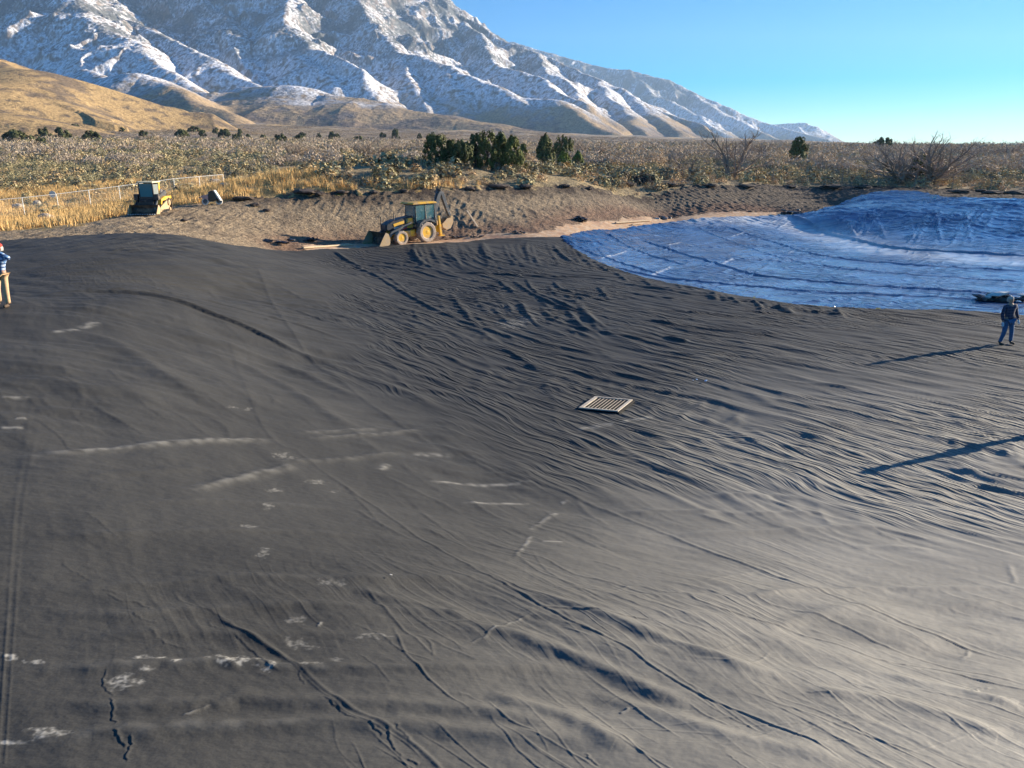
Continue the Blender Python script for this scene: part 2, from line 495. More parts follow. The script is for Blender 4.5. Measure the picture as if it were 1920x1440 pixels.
# the berm in the back left is pulled in long fans
fan = in_poly(GX, GY, upoly([(30, 452), (330, 445), (620, 470), (700, 560), (760, 640), (640, 640), (430, 590), (300, 560), (60, 560), (30, 500)]))
def boxblur(m, k):
    m = m.astype(np.float32)
    for ax in (0, 1):
        c = np.cumsum(m, axis=ax); n_ = m.shape[ax]; i1 = np.clip(np.arange(n_) + k, 0, n_ - 1); i0 = np.clip(np.arange(n_) - k, 0, n_ - 1)
        m = (np.take(c, i1, ax) - np.take(c, i0, ax)) / (2 * k)
    return m
fanw = np.clip(boxblur(boxblur(fan, 45), 45), 0, 1)
u1 = np.array(unproj(60, 545)[:2]); 
ang = np.arctan2(GY - u1[1] + 2, GX - u1[0] + 7); rad = np.hypot(GX - u1[0] + 7, GY - u1[1] + 2)
H += 0.06 * sharp(ang * 20 + 0.5 * noise(rad / 6, ang * 3, 90), rad / 9, 91, 2.2, 1.4) * fanw * sstep(0, 6, rad)
# ---- blue liner: lower, flatter creases in two directions
bm_ = M_BLUE * 1.0
B1x = GX * 0.78 + GY * 0.62; B1y = -GX * 0.62 + GY * 0.78
low = sstep(-6.3, -6.9, ZB)
H += bm_ * (0.05 * sharp(B1y / 1.6 + 0.5 * noise(GX / 5, GY / 5, 100), B1x / 7.5, 101, 4.5, 1.3)
            + 0.05 * sharp(B1x / 1.5, B1y / 5.4 + 0.5 * noise(GX / 4, GY / 4, 103), 102, 4.5, 1.3) * (1 - 0.5 * low)
            + 0.006 * fbm(GX / 1.1, GY / 1.6, 104, 3)
            + 0.07 * (1 - low) * sharp(GX / 1.3 + GY / 4, GY / 5.0 - GX / 9, 105, 2.2, 1.4))

# ---- folds and seams traced from the photograph (picture points)
C3 = 1 / 3.0
fold([(30, 562), (130, 551), (250, 553), (330, 567), (400, 592), (480, 625), (560, 665), (620, 690)], 0.20, 0.13, taper=0.35)
fold([(60, 553), (230, 545), (330, 555), (420, 574), (560, 612), (680, 650)], 0.09, 0.11)
fold([(80, 540), (230, 530), (380, 545), (520, 575), (680, 625)], 0.07, 0.10)
fold([(120, 520), (300, 520), (450, 540), (620, 590), (760, 640)], 0.04, 0.09)
fold([(100, 572), (220, 562), (300, 572), (380, 600)], 0.03, 0.06)
fold([(620, 468), (680, 508), (740, 540), (800, 575), (860, 601), (940, 629), (1010, 640)], 0.10, 0.14, taper=0.3)
fold([(700, 500), (760, 545), (830, 580)], 0.06, 0.12)
fold([(625, 470), (655, 492), (690, 506)], 0.12, 0.15)
fold([(925, 648), (960, 665), (990, 685), (1022, 706)], 0.06, 0.09)
fold([(775, 583), (782, 600), (796, 613)], 0.05, 0.06)
fold([(1150, 676), (1240, 700), (1330, 716)], 0.04, 0.08)
for L_, h_ in (([(180, 295), (300, 385), (500, 480), (700, 525), (860, 535)], .11), ([(270, 290), (330, 380), (480, 450), (620, 500), (820, 530)], .10),
               ([(870, 540), (1100, 565), (1400, 610), (1900, 660)], .08), ([(520, 585), (800, 640), (1100, 690)], .08),
               ([(1000, 480), (1300, 510), (1900, 560)], .06), ([(1110, 650), (1250, 690)], .12), ([(500, 720), (860, 790), (1200, 850)], .06),
               ([(100, 300), (150, 350), (230, 410)], .10), ([(440, 310), (480, 360), (620, 400), (760, 430)], .10), ([(700, 345), (740, 390), (780, 430)], .1),
               ([(850, 380), (1100, 420), (1300, 430)], .08), ([(1040, 490), (1300, 510), (1500, 520)], .07), ([(0, 590), (130, 640), (300, 690)], .10)):
    fold(sc(L_, 900, 430, .3125), h_, h_ * 0.95)
fold(sc([(-300, 255), (0, 270), (300, 287), (700, 300), (950, 345), (1300, 400), (1900, 470)], 900, 430, .3125), 0.07, 0.16, 'R', taper=0.1)
for L_, h_ in (([(1560, 670), (1700, 680), (1920, 715), (2050, 740)], .12), ([(1600, 735), (1750, 745), (1920, 775), (2050, 800)], .15), ([(1700, 645), (1920, 660), (2050, 670)], .08),
               ([(930, 610), (1030, 640), (1150, 655), (1300, 655), (1480, 645)], .05), ([(770, 255), (900, 280), (1100, 300), (1250, 325)], .1),
               ([(700, 290), (900, 350), (1100, 400), (1300, 450), (1500, 490), (1650, 540)], .12), ([(940, 515), (1050, 525), (1150, 542)], .09),
               ([(540, 285), (600, 300), (640, 318)], .08), ([(900, 275), (1200, 370), (1500, 470)], .07), ([(1150, 370), (1400, 410), (1640, 430)], .09),
               ([(1300, 620), (1400, 600), (1450, 600)], .03), ([(1750, 460), (1920, 480)], .07), ([(950, 590), (1300, 600)], .05),
               ([(1400, 740), (1560, 735), (1700, 760)], .05), ([(520, 330), (800, 420), (1000, 470)], .05), ([(0, 40), (200, 65), (350, 95)], .07),
               ([(380, 80), (450, 103)], .1), ([(550, 130), (900, 190), (1300, 250), (1700, 320)], .06), ([(300, 130), (600, 200), (900, 280)], .06),
               ([(1100, 205), (1400, 260), (1800, 310)], .06), ([(0, 150), (300, 230), (620, 330)], .05)):
    fold(sc(L_, 1100, 600, .427), h_ * 0.55, h_ * 0.75)
# panel seams running down into the basin
SE = [[(62, 457), (73, 570), (76, 640), (55, 800), (33, 933), (20, 1100), (8, 1270), (-3, 1439)],
      [(700, 565), (757, 604), (827, 641), (925, 680), (982, 703), (1094, 739), (1250, 790), (1420, 832), (1600, 860)],
      [(480, 500), (560, 644), (644, 722), (700, 765), (799, 829), (850, 847), (960, 890), (1013, 907), (1087, 940), (1240, 1003), (1410, 1067), (1537, 1115), (1697, 1178), (1909, 1247)],
      [(729, 655), (827, 720), (911, 767), (987, 800), (1113, 847), (1300, 905), (1500, 960), (1750, 1020)],
      [(430, 640), (493, 800), (560, 850), (600, 883), (667, 930), (733, 977), (800, 1020), (867, 1060), (925, 1092), (967, 1113), (1013, 1140), (1083, 1177), (1155, 1215), (1293, 1300), (1431, 1359), (1516, 1388), (1596, 1439)]]
fold(SE[0], 0.004, 0.012, 'S', n=10); fold([(p[0] + 14, p[1]) for p in SE[0]], 0.003, 0.010, 'S', n=10)

for q in SE[1:4]: fold(q, 0.032, 0.024, 'F', taper=0.02, jit=0.01); fold([(p[0] + 8, p[1] - 5) for p in q], 0.008, 0.012, 'S')
fold(SE[4], 0.019, 0.018, 'F', taper=0.02, jit=0.006)
BL = [([(1013, 1140), (1040, 1147), (1140, 1160), (1240, 1176)], .03), ([(900, 1014), (974, 1040), (1027, 1056), (1075, 1080), (1134, 1093), (1187, 1109), (1229, 1123), (1272, 1139)], .022),
      ([(1171, 1094), (1240, 1112), (1282, 1117), (1314, 1133), (1378, 1155), (1463, 1178), (1559, 1205), (1644, 1232), (1750, 1253), (1835, 1279), (1960, 1310)], .035),
      ([(1405, 1117), (1447, 1139), (1537, 1162), (1644, 1205), (1750, 1240), (1830, 1266), (1960, 1300)], .02),
      ([(750, 853), (760, 877), (793, 907), (833, 930), (917, 953), (987, 983), (1010, 993), (1050, 1007), (1133, 1038)], .016),
      ([(808, 980), (860, 1000), (927, 1022)], .025), ([(633, 1037), (700, 1043), (747, 1063), (800, 1075), (862, 1090)], .03),
      ([(650, 1168), (687, 1183), (727, 1207), (753, 1227), (790, 1242), (823, 1255)], .024), ([(475, 1109), (520, 1118), (570, 1130), (598, 1142)], .015),
      ([(160, 962), (172, 975), (182, 980), (190, 987), (200, 996), (207, 1004), (227, 1017)], .03), ([(120, 1057), (127, 1070), (147, 1080), (160, 1088), (175, 1097)], .03),
      ([(193, 1112), (215, 1117), (219, 1122)], .03), ([(198, 1117), (227, 1133), (253, 1135), (277, 1147), (290, 1158)], .035), ([(328, 1112), (337, 1127), (367, 1142), (400, 1153), (427, 1167), (443, 1181)], .032),
      ([(250, 1158), (262, 1166), (280, 1172), (300, 1175)], .025), ([(298, 1205), (320, 1215), (350, 1222)], .028), ([(280, 1190), (300, 1202)], .015), ([(390, 1168), (400, 1178), (412, 1184)], .025),
      ([(435, 1188), (447, 1203), (473, 1223), (500, 1250), (517, 1262), (533, 1267)], .05), ([(608, 1315), (630, 1335), (650, 1350), (675, 1363)], .045),
      ([(694, 1365), (708, 1379), (721, 1390)], .04), ([(729, 1373), (733, 1396), (745, 1416), (758, 1429)], .05), ([(767, 1429), (787, 1441)], .05), ([(738, 1371), (752, 1381), (770, 1396)], .05),
      ([(202, 1260), (195, 1290), (205, 1303), (215, 1315)], .035), ([(206, 1319), (215, 1333), (213, 1355), (222, 1370)], .035), ([(215, 1381), (228, 1398), (239, 1413)], .04), ([(251, 1388), (245, 1410), (239, 1441)], .035),
      ([(560, 1268), (568, 1282), (575, 1290)], .03), ([(1095, 1420), (1105, 1432), (1125, 1445)], .03), ([(1035, 742), (1040, 775), (1043, 808)], .035), ([(816, 690), (812, 678), (822, 667)], .03),
      ([(1360, 968), (1420, 985), (1500, 998)], .012), ([(1500, 1205), (1560, 1222)], .01), ([(1465, 1305), (1520, 1311), (1558, 1308)], .012), ([(1667, 1028), (1700, 1040), (1745, 1047)], .015),
      ([(985, 1050), (984, 1086)], .012), ([(1745, 1262), (1800, 1283), (1880, 1300)], .012), ([(370, 640), (395, 690), (425, 712)], .015), ([(85, 600), (87, 612), (90, 620)], .03), ([(140, 590), (152, 602), (158, 616)], .03),
      ([(595, 870), (612, 884), (625, 895)], .01), ([(925, 800), (938, 820), (942, 832)], .01), ([(1300, 820), (1340, 860), (1375, 895)], .02), ([(1220, 790), (1290, 832), (1330, 855)], .015),
      ([(1340, 862), (1420, 900), (1480, 930)], .012)]
for q, h_ in BL: fold(q, min(h_ * (.38 if q[0][1] > 940 else .5), .0095 if q[0][1] > 940 else 1), h_ * (.34 if q[0][1] > 940 else .45), 'F', jit=0.008, taper=0.15)
for q, h_ in BL[:4]: fold(q, .017, .018, 'F', jit=0.004, taper=0.12)
# the big folded seam in the foreground
fold([(500, 1210), (558, 1254), (600, 1292), (650, 1333), (717, 1367), (767, 1396), (817, 1438), (840, 1470)], 0.010, 0.022, 'R', taper=0.1)
fold([(515, 1222), (558, 1262), (600, 1302), (650, 1345), (717, 1377), (760, 1400), (800, 1438)], 0.006, 0.010, 'F', taper=0.1)
fold([(400, 1153), (440, 1180), (500, 1215), (560, 1260)], 0.02, 0.03, 'R')
# broad ridges of the ground telegraphing through, tops pale with dust and painted sunlight
WV = [([(25, 862), (70, 858), (200, 847), (300, 838), (420, 830), (530, 828)], .04, .12, .30), ([(540, 815), (640, 812), (720, 806)], .025, .1, .12), ([(560, 826), (700, 818), (800, 806)], .03, .1, .15),
      ([(340, 930), (430, 905), (500, 890), (560, 875)], .04, .12, .22), ([(500, 872), (640, 864), (770, 852)], .03, .1, .1), ([(0, 1257), (160, 1260), (300, 1252), (460, 1250), (640, 1265), (900, 1262), (1100, 1250)], .035, .07, .10),
      ([(0, 1406), (204, 1384), (350, 1373), (693, 1366), (900, 1385), (1200, 1412)], .045, .09, .12), ([(0, 1325), (300, 1330), (450, 1320), (700, 1328), (900, 1345), (1150, 1400)], .04, .09, .05),
      ([(60, 1112), (250, 1100), (450, 1088), (700, 1092), (1000, 1086)], .03, .09, .03), ([(40, 1150), (200, 1160), (350, 1150), (600, 1140), (1000, 1160)], .03, .09, .03), ([(60, 1010), (250, 1005), (500, 1000), (700, 1010)], .03, .1, .03),
      ([(100, 1210), (300, 1195), (600, 1195), (900, 1210)], .03, .09, 0), ([(200, 950), (450, 945), (650, 960)], .025, .1, .03), ([(150, 900), (400, 880)], .025, .12, 0),
      ([(1340, 1132), (1540, 1112), (1720, 1108), (1920, 1105)], .035, .07, .28), ([(1120, 1124), (1250, 1122), (1400, 1124)], .025, .08, .15), ([(1230, 1012), (1400, 1002), (1620, 993), (1690, 998)], .035, .09, .3),
      ([(1340, 968), (1440, 968), (1560, 965)], .02, .07, .12), ([(1160, 968), (1230, 965), (1370, 963)], .03, .09, .25), ([(1300, 935), (1450, 935), (1520, 945)], .03, .1, .22), ([(1590, 1030), (1680, 1030), (1760, 1036)], .02, .07, .25),
      ([(1400, 1190), (1600, 1150), (1920, 1130)], .03, .1, .05), ([(1500, 1300), (1700, 1330), (1920, 1400)], .04, .1, 0), ([(1100, 1300), (1350, 1380), (1600, 1430)], .04, .1, .06), ([(950, 1110), (1100, 1150), (1300, 1230), (1500, 1290)], .04, .09, .03),
      ([(850, 1160), (1000, 1210), (1200, 1290), (1330, 1340)], .05, .1, .06), ([(900, 1310), (1050, 1350), (1200, 1420)], .05, .1, .05), ([(660, 1110), (800, 1140), (900, 1170)], .03, .08, .03), ([(1650, 1270), (1800, 1300), (1920, 1340)], .04, .1, 0),
      ([(60, 620), (200, 640), (330, 720), (450, 780)], .06, .25, 0), ([(330, 650), (480, 700), (620, 780), (700, 830)], .05, .2, 0), ([(250, 620), (420, 650), (560, 700), (700, 760)], .06, .2, 0), ([(470, 620), (600, 680), (760, 740), (860, 790)], .05, .2, 0)]
for q, h_, w_, du in WV: fold(q, h_ * .95, w_ * 1.15, 'W', dust_sheen=du * .8, jit=0.02, taper=0.2)
# pale scuffs
for q in [[(712, 886), (720, 880), (730, 873)], [(770, 853), (810, 855), (850, 856)], [(793, 907), (870, 906), (905, 908), (1013, 906)], [(1052, 960), (1030, 972), (1015, 983), (990, 1002)], [(998, 1005), (985, 1028), (970, 1042), (964, 1057)],
          [(1010, 1021), (1060, 1020)], [(1310, 1095), (1370, 1083), (1412, 1075), (1424, 1070)], [(1800, 1236), (1812, 1229), (1820, 1219)], [(1820, 1310), (1835, 1297), (1860, 1293)], [(1510, 1307), (1558, 1309)], [(1080, 812), (1120, 803), (1160, 796)],
          [(1160, 797), (1210, 787), (1232, 780)], [(1306, 840), (1325, 830), (1343, 823)], [(1427, 899), (1480, 880), (1507, 870)], [(1480, 896), (1510, 887), (1543, 878)], [(1380, 937), (1392, 931), (1410, 932)], [(1652, 935), (1658, 955)],
          [(860, 1217), (900, 1203), (930, 1185), (960, 1168), (1003, 1150)], [(0, 752), (60, 750)], [(0, 806), (50, 806)], [(28, 792), (52, 791)], [(595, 1180), (605, 1170)], [(1370, 497), (1376, 486)], [(1050, 945), (1068, 942)], [(1890, 1060), (1902, 1100)],
          [(1160, 1345), (1180, 1335)], [(860, 950), (1000, 945)], [(340, 1353), (400, 1330)], [(1745, 478), (1790, 455)], [(1150, 1110), (1200, 1100)], [(150, 618), (185, 608)], [(95, 628), (150, 620)]]:
    fold(q, 0.012, 0.016, 'R', dust_sheen=0.36, jit=0.012, taper=0.2)
# scattered small creases all over the cloth
r_ = np.random.default_rng(5)
for i in range(560):
    a = (r_.uniform(0, 1920), r_.uniform(500, 1430)); c = unproj(*a)
    if not (-7 < c[2] < -4) or (a[0] < 620 and a[1] > 820): continue
    an = math.radians(-47 + r_.normal(0, 9)) if r_.random() < 0.85 else math.radians(r_.uniform(0, 30))
    ln = r_.uniform(0.4, 2.6) * (0.5 + c[1] / 25)
    bend = r_.normal(0, 0.06) * ln
    dx, dy = math.cos(an), math.sin(an)
    pts = [(c[0], c[1]), (c[0] + dx * ln * .5 - dy * bend, c[1] + dy * ln * .5 + dx * bend), (c[0] + dx * ln, c[1] + dy * ln)]
    h_ = r_.uniform(0.003, 0.010) * (0.4 + c[1] / 9)
    fold(pts, h_, h_ * r_.uniform(0.9, 1.6), 'F' if r_.random() < .7 else 'R', px=False, jit=0.006)
# folds hanging on the far bank of the black cloth, above and below its cross seam
for i in range(64):
    x = r_.uniform(760, 1120); y = 453 - (x - 800) * 0.03 + r_.uniform(0, 14)
    e = 512; k = r_.uniform(0.75, 1)
    dx = r_.uniform(15, 60)
    fold([(x, y), (x + dx * .35 - r_.uniform(-4, 8), y + (e - y) * .45 * k), (x + dx, y + (e - y) * k)], r_.uniform(.02, .05), r_.uniform(.08, .14), r_.choice(['F', 'R']), taper=0.3)
for i in range(44):
    x = r_.uniform(820, 1110); y = 524 + (x - 900) * .03 + r_.uniform(0, 60)
    dx = r_.uniform(8, 30)
    fold([(x, y), (x + dx * .5, y + 18), (x + dx * 2.2, y + r_.uniform(36, 60))], r_.uniform(.02, .04), r_.uniform(.07, .13), r_.choice(['F', 'R']), taper=0.35)
for i in range(75):
    t = r_.uniform(0, 1); x = 1085 + t * 500
    yb = float(np.interp(x, [p[0] for p in BORDER], [p[1] for p in BORDER])) + 2 + r_.uniform(0, 8)
    fold([(x, yb), (x + r_.uniform(5, 10), yb + 5), (x + r_.uniform(14, 26), yb + r_.uniform(9, 17))], r_.uniform(.02, .06), r_.uniform(.07, .12), r_.choice(['F', 'R']), taper=0.3)
for i in range(85):
    x = r_.uniform(850, 1380); y = 690 + (x - 850) * 0.14 + r_.uniform(0, 48)
    fold([(x, y), (x + 8 + r_.uniform(-4, 4), y - 6), (x + r_.uniform(10, 26), y - r_.uniform(9, 20))], r_.uniform(.008, .02), r_.uniform(.04, .08), 'R', taper=0.35)
for i in range(8):
    x = r_.uniform(1660, 1900); y = 770 + (x - 1660) * 0.33 + r_.uniform(-14, 14)
    fold([(x, y), (x + 8, y + 8), (x + 14, y + 20)], r_.uniform(.012, .03), .05, 'R', taper=0.35)
# blue liner seams
for q, h_ in [([(1200, 449), (1350, 497), (1440, 520), (1612, 535), (1940, 556)], .07), ([(1140, 500), (1286, 527), (1500, 546), (1837, 563), (1940, 570)], .06), ([(1350, 419), (1444, 452), (1537, 479), (1700, 497), (1940, 510)], .05),
              ([(1297, 422), (1369, 452), (1500, 492), (1700, 515), (1940, 530)], .04), ([(1477, 404), (1537, 430), (1612, 452), (1700, 468), (1940, 482)], .10), ([(1060, 450), (1120, 480), (1200, 505), (1320, 530)], .05),
              ([(1140, 440), (1200, 472), (1290, 500)], .05), ([(1080, 466), (1200, 445), (1330, 424)], .04), ([(1130, 494), (1300, 460), (1420, 436)], .04), ([(1260, 530), (1400, 500), (1560, 480)], .03), ([(1380, 552), (1500, 530), (1700, 500)], .03),
              ([(1500, 570), (1640, 548), (1800, 520)], .025), ([(1320, 498), (1376, 486)], .04)]:
    fold(q, h_ * 2.6, h_ * 1.8, 'F', jit=0.03, taper=0.05)
for q in [[(1350, 498), (1376, 486)], [(1215, 519), (1232, 513), (1262, 500)], [(1475, 478), (1488, 470)], [(1249, 461), (1280, 454)], [(1365, 447), (1400, 435)], [(1120, 489), (1180, 470)]]:
    fold(q, 0.05, 0.09, 'R', dust_sheen=1.0)
for i in range(34):      # long sagging creases on the steep far side of the blue basin
    x = r_.uniform(1500, 2050); y = float(np.interp(x, [1500, 1612, 1670, 1800, 1920, 2050], [403, 401, 390, 390, 377, 377]))
    dx = r_.uniform(-70, 20) if x > 1640 else r_.uniform(5, 40)
    yb = float(np.interp(x + dx, [1477, 1537, 1612, 1700, 1920, 2050], [404, 430, 452, 468, 482, 486]))
    fold([(x, y), (x + dx * .5, y + (yb - y) * .4), (x + dx, y + (yb - y) * r_.uniform(.6, .95))], r_.uniform(.09, .2), r_.uniform(.12, .18), 'F', taper=0.3)
for i in range(16):
    x = r_.uniform(1560, 1900); y = r_.uniform(366, 385)
    fold([(x, y), (x + 40, y + 5), (x + 100, y + 7)], .08, .35, 'R')

# footprints and dried mud on the cloth
for cx, cy, rx, ry in [(230, 1287, 30, 13), (280, 1240, 24, 5), (330, 1248, 22, 4), (440, 1245, 42, 9), (500, 1258, 15, 8), (590, 1253, 24, 5), (630, 1243, 20, 5), (560, 1212, 32, 9), (65, 1248, 24, 4), (15, 1240, 14, 8), (95, 1385, 40, 10), (30, 1400, 36, 5),
                       (593, 908, 20, 4), (515, 922, 15, 3), (505, 953, 11, 6), (468, 993, 13, 5), (493, 1042, 12, 8), (530, 858, 16, 6), (625, 926, 7, 3), (280, 1262, 14, 5), (545, 862, 10, 3), (435, 765, 8, 2), (465, 767, 8, 2), (960, 610, 26, 8), (985, 604, 18, 5),
                       (550, 1165, 25, 6), (700, 1200, 30, 6), (620, 1100, 24, 5), (1210, 1290, 30, 5), (1370, 1350, 30, 5)]:
    c = np.array(unproj(cx, cy)[:2]); ax = np.array(unproj(cx + rx, cy)[:2]) - c; ay = np.array(unproj(cx, cy - ry)[:2]) - c
    A = np.linalg.inv(np.array([ax, ay]).T)
    sl = window(np.array([c - ax * 1.5 - ay * 1.5, c + ax * 1.5 + ay * 1.5, c - ax * 1.5 + ay * 1.5, c + ax * 1.5 - ay * 1.5]), 0.1)
    X = GX[sl] - c[0]; Y = GY[sl] - c[1]
    e = np.hypot(A[0, 0] * X + A[0, 1] * Y, A[1, 0] * X + A[1, 1] * Y)
    n_ = fbm(GX[sl] * 9, GY[sl] * 9, 33, 4)
    v = np.clip((1.15 - e + n_ * 0.9) * 1.4, 0, 1) * np.clip(0.55 + 0.9 * fbm(GX[sl] * 22, GY[sl] * 22, 34, 2), 0.1, 1)
    if cy < 1100 or cx > 540: v = v * 0.45
    v = v * (e < 1.5) * .8
    DUST_SHEEN[sl] = np.maximum(DUST_SHEEN[sl], v)
gcx, gcy = pz(1135, 763, BED)[:2]
H *= 1 - np.exp(-(((GX - gcx) / 1.0) ** 4 + ((GY - gcy) / 1.1) ** 4)) * 0.97
# forward sun sheen painted as a pale dusty tint, near slope at right
sun_sheen = sstep(-2.5, 5, GX - 0.3 * (GY - 8)) * (1 - sstep(12, 30, GY)) * np.clip(0.9 + 0.22 * fbm(GX / 3, GY / 1.0, 36, 4), 0.2, 1.3)
DUST_SHEEN = np.maximum(DUST_SHEEN, np.where(M_BLACK, 0.50 * sun_sheen, 0))
bl = smooth_line([unproj(*p)[:2] for p in [(1300, 410), (1399, 412), (1470, 422), (1530, 438), (1620, 462), (1760, 481), (1940, 491), (2200, 498)]], 6)  # sun glare band on the blue basin floor, painted as a pale tint
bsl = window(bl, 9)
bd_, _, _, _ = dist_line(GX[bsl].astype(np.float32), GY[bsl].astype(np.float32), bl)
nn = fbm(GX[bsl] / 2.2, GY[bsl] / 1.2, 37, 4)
DUST_SHEEN[bsl] = np.maximum(DUST_SHEEN[bsl], np.where(M_BLUE[bsl], np.exp(-(bd_ / 3.0) ** 2) * np.clip(.74 + .4 * nn, 0, 1), 0))
DUST_SHEEN = np.maximum(DUST_SHEEN, np.where(M_BLUE, np.clip(.12 + .06 * fbm(GX / 5.5, GY / 1.2, 38, 4), 0, .4) * sstep(-6.4, -6.9, ZB), 0))  # whole blue floor paled to paint in more sky reflection
DUST_SHEEN = np.clip(DUST_SHEEN, 0, 1)

# ---- dirt relief
DH = np.zeros_like(H)
bd = np.asarray(M_DIRT & (GY > 38) & (GY < 105) & (np.abs(GX) < 110), float)
tb = fbm(GX / 0.8, GY / 0.8, 120, 4)
DH += bd * (0.05 * tb + 0.055 * ridged(GX / 0.55 - GY / 2.6, GY / 2.2 + GX / 3, 121, 2) * np.clip(0.6 + fbm(GX / 6, GY / 6, 122, 2), 0, 1.2))
clod = np.clip(fbm(GX / 1.3, GY / 1.1, 125, 3) - 0.25, 0, 1)
wy = np.array([p[1] for p in w_dirt]); wx = np.array([p[0] for p in w_dirt]); so = np.argsort(wx)
crest = np.exp(-((GY - np.interp(GX, wx[so], wy[so])) / 2.0) ** 2) * (GY < 110) * (np.abs(GX) < 120)
crest_r = crest * sstep(-24, -16, GX)
DH += crest_r * (0.22 * clod + 0.03)
# track prints: rows of cleat marks up the right half of the bank
tr = sstep(8, 22, GX) * bd
DH += tr * 0.07 * (np.sin((GX * 0.83 + GY * 0.55) * 2 * np.pi / 0.62 + 1.5 * noise(GX / 3, GY / 3, 127)) * 0.5 + 0.5) * (np.abs(np.sin((-GX * 0.55 + GY * 0.83) * 3.1)) ** 0.5)
DH += (1 - np.asarray(M_DIRT, float)) * 0.12 * fbm(GX / 2.5, GY / 2.5, 128, 3) * sstep(40, 60, GY)
DH += sstep(150, 400, GY) * 1.0 * fbm(GX / 45, GY / 45, 129, 3) + sstep(700, 1500, GY) * 6 * fbm(GX / 220, GY / 220, 130, 3)
LIN = (M_BLACK | M_BLUE)
def dil(m, k):
    r = m.copy()
    for _ in range(k):
        q = r.copy(); q[1:] |= r[:-1]; q[:-1] |= r[1:]; q[:, 1:] |= r[:, :-1]; q[:, :-1] |= r[:, 1:]; r = q
    return r
LIND = dil(LIN, 2); LINE = ~dil(~LIN, 3)
# hump the edge of the liner where it is rolled over, let the soil drop below it
ZL = ZB + H + 0.03 + np.where(M_BLUE, -0.02, 0.0)
ZD = ZB + np.where(LIND, np.minimum(DH, 0.02), DH) - np.where(LINE, 0.30, 0.0)
PATHL = smooth_line([(*p,) for p in (w_black_top[9:] + w_blue_top[1:6])], 6)
pw_sl = window(PATHL, 6)
PATH = np.full(ZB.shape, 99.0, np.float32)
dpl, _, run_, L_ = dist_line(GX[pw_sl].astype(np.float32), GY[pw_sl].astype(np.float32), PATHL)
PATH[pw_sl] = dpl + 0.5 * noise(GX[pw_sl] / 1.5, GY[pw_sl] / 1.5, 140) + 0.25 * noise(GX[pw_sl] / .4, GY[pw_sl] / .4, 141)
PW = 1.9
M_PATH = (PATH < PW) & ~LINE
ZD = ZD - np.where(M_PATH, DH * 0.75, 0)

# ---- soil and plain colours (albedo of the material itself)
def lerp(a, b, t): return a + (np.asarray(b) - a) * t[..., None]
n1 = fbm(GX / 3.0, GY / 3.0, 150, 4); n2 = fbm(GX / 0.5, GY / 0.5, 151, 3); n3 = fbm(GX / 25, GY / 25, 152, 3)
alb = np.zeros(ZB.shape + (3,), np.float32) + np.array([0.30, 0.235, 0.14])
alb = lerp(alb, [0.40, 0.30, 0.15], np.clip(0.5 + n3, 0, 1) * 0.6)
alb = lerp(alb, [0.20, 0.17, 0.115], np.clip(0.3 + n1, 0, 1) * 0.6)
# farther plain reads purple grey with brush, tan clearings
fy = sstep(170, 300, GY) * np.clip(0.75 + fbm(GX / 60, GY / 90, 153, 3), 0, 1)
alb = lerp(alb, [0.25, 0.20, 0.155], fy)
clear = np.clip(fbm(GX / 120, GY / 200, 154, 3) * 3 - 0.9, 0, 1) * sstep(250, 500, GY)
alb = lerp(alb, [0.42, 0.28, 0.12], clear * 0.8)
grassy = in_poly(GX + jx * 8, GY + jy * 8, upoly([(0, 352), (130, 352), (420, 338), (640, 352), (900, 352), (860, 358), (560, 366), (400, 381), (215, 408), (160, 424), (0, 434)]) + [(-70, 44), (-90, 100)])
alb = np.where(grassy[..., None], lerp(alb, [0.42, 0.28, 0.10], np.clip(0.75 + n1, 0, 1)), alb)
soil = np.zeros_like(alb) + np.array([0.21, 0.17, 0.12])
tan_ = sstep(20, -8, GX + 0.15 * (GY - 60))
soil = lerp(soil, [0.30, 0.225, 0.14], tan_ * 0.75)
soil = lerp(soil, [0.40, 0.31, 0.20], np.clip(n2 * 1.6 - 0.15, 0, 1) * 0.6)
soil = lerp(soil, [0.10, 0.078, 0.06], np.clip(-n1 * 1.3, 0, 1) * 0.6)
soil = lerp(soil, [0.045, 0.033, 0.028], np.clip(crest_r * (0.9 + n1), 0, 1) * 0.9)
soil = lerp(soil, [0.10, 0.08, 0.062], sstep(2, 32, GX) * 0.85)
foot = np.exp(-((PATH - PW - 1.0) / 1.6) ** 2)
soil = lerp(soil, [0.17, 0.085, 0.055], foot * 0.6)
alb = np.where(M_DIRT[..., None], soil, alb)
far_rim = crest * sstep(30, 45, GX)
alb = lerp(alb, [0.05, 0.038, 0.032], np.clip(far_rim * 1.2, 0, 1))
palb = np.zeros_like(alb) + np.array([0.50, 0.315, 0.185])
palb = lerp(palb, [0.54, 0.42, 0.29], np.clip(0.4 + n2, 0, 1)); palb = lerp(palb, [0.28, 0.16, 0.11], np.clip(n1 - 0.05, 0, 1) * 0.8)

m_ground = attr_mat('soil_and_plain', fine=0.55, fscale=5, bump=1.0, bscale=6.0, bdist=0.14)
m_path = attr_mat('packed_tan_clay', fine=0.2, fscale=4, bump=0.4, bscale=8, bdist=0.03)

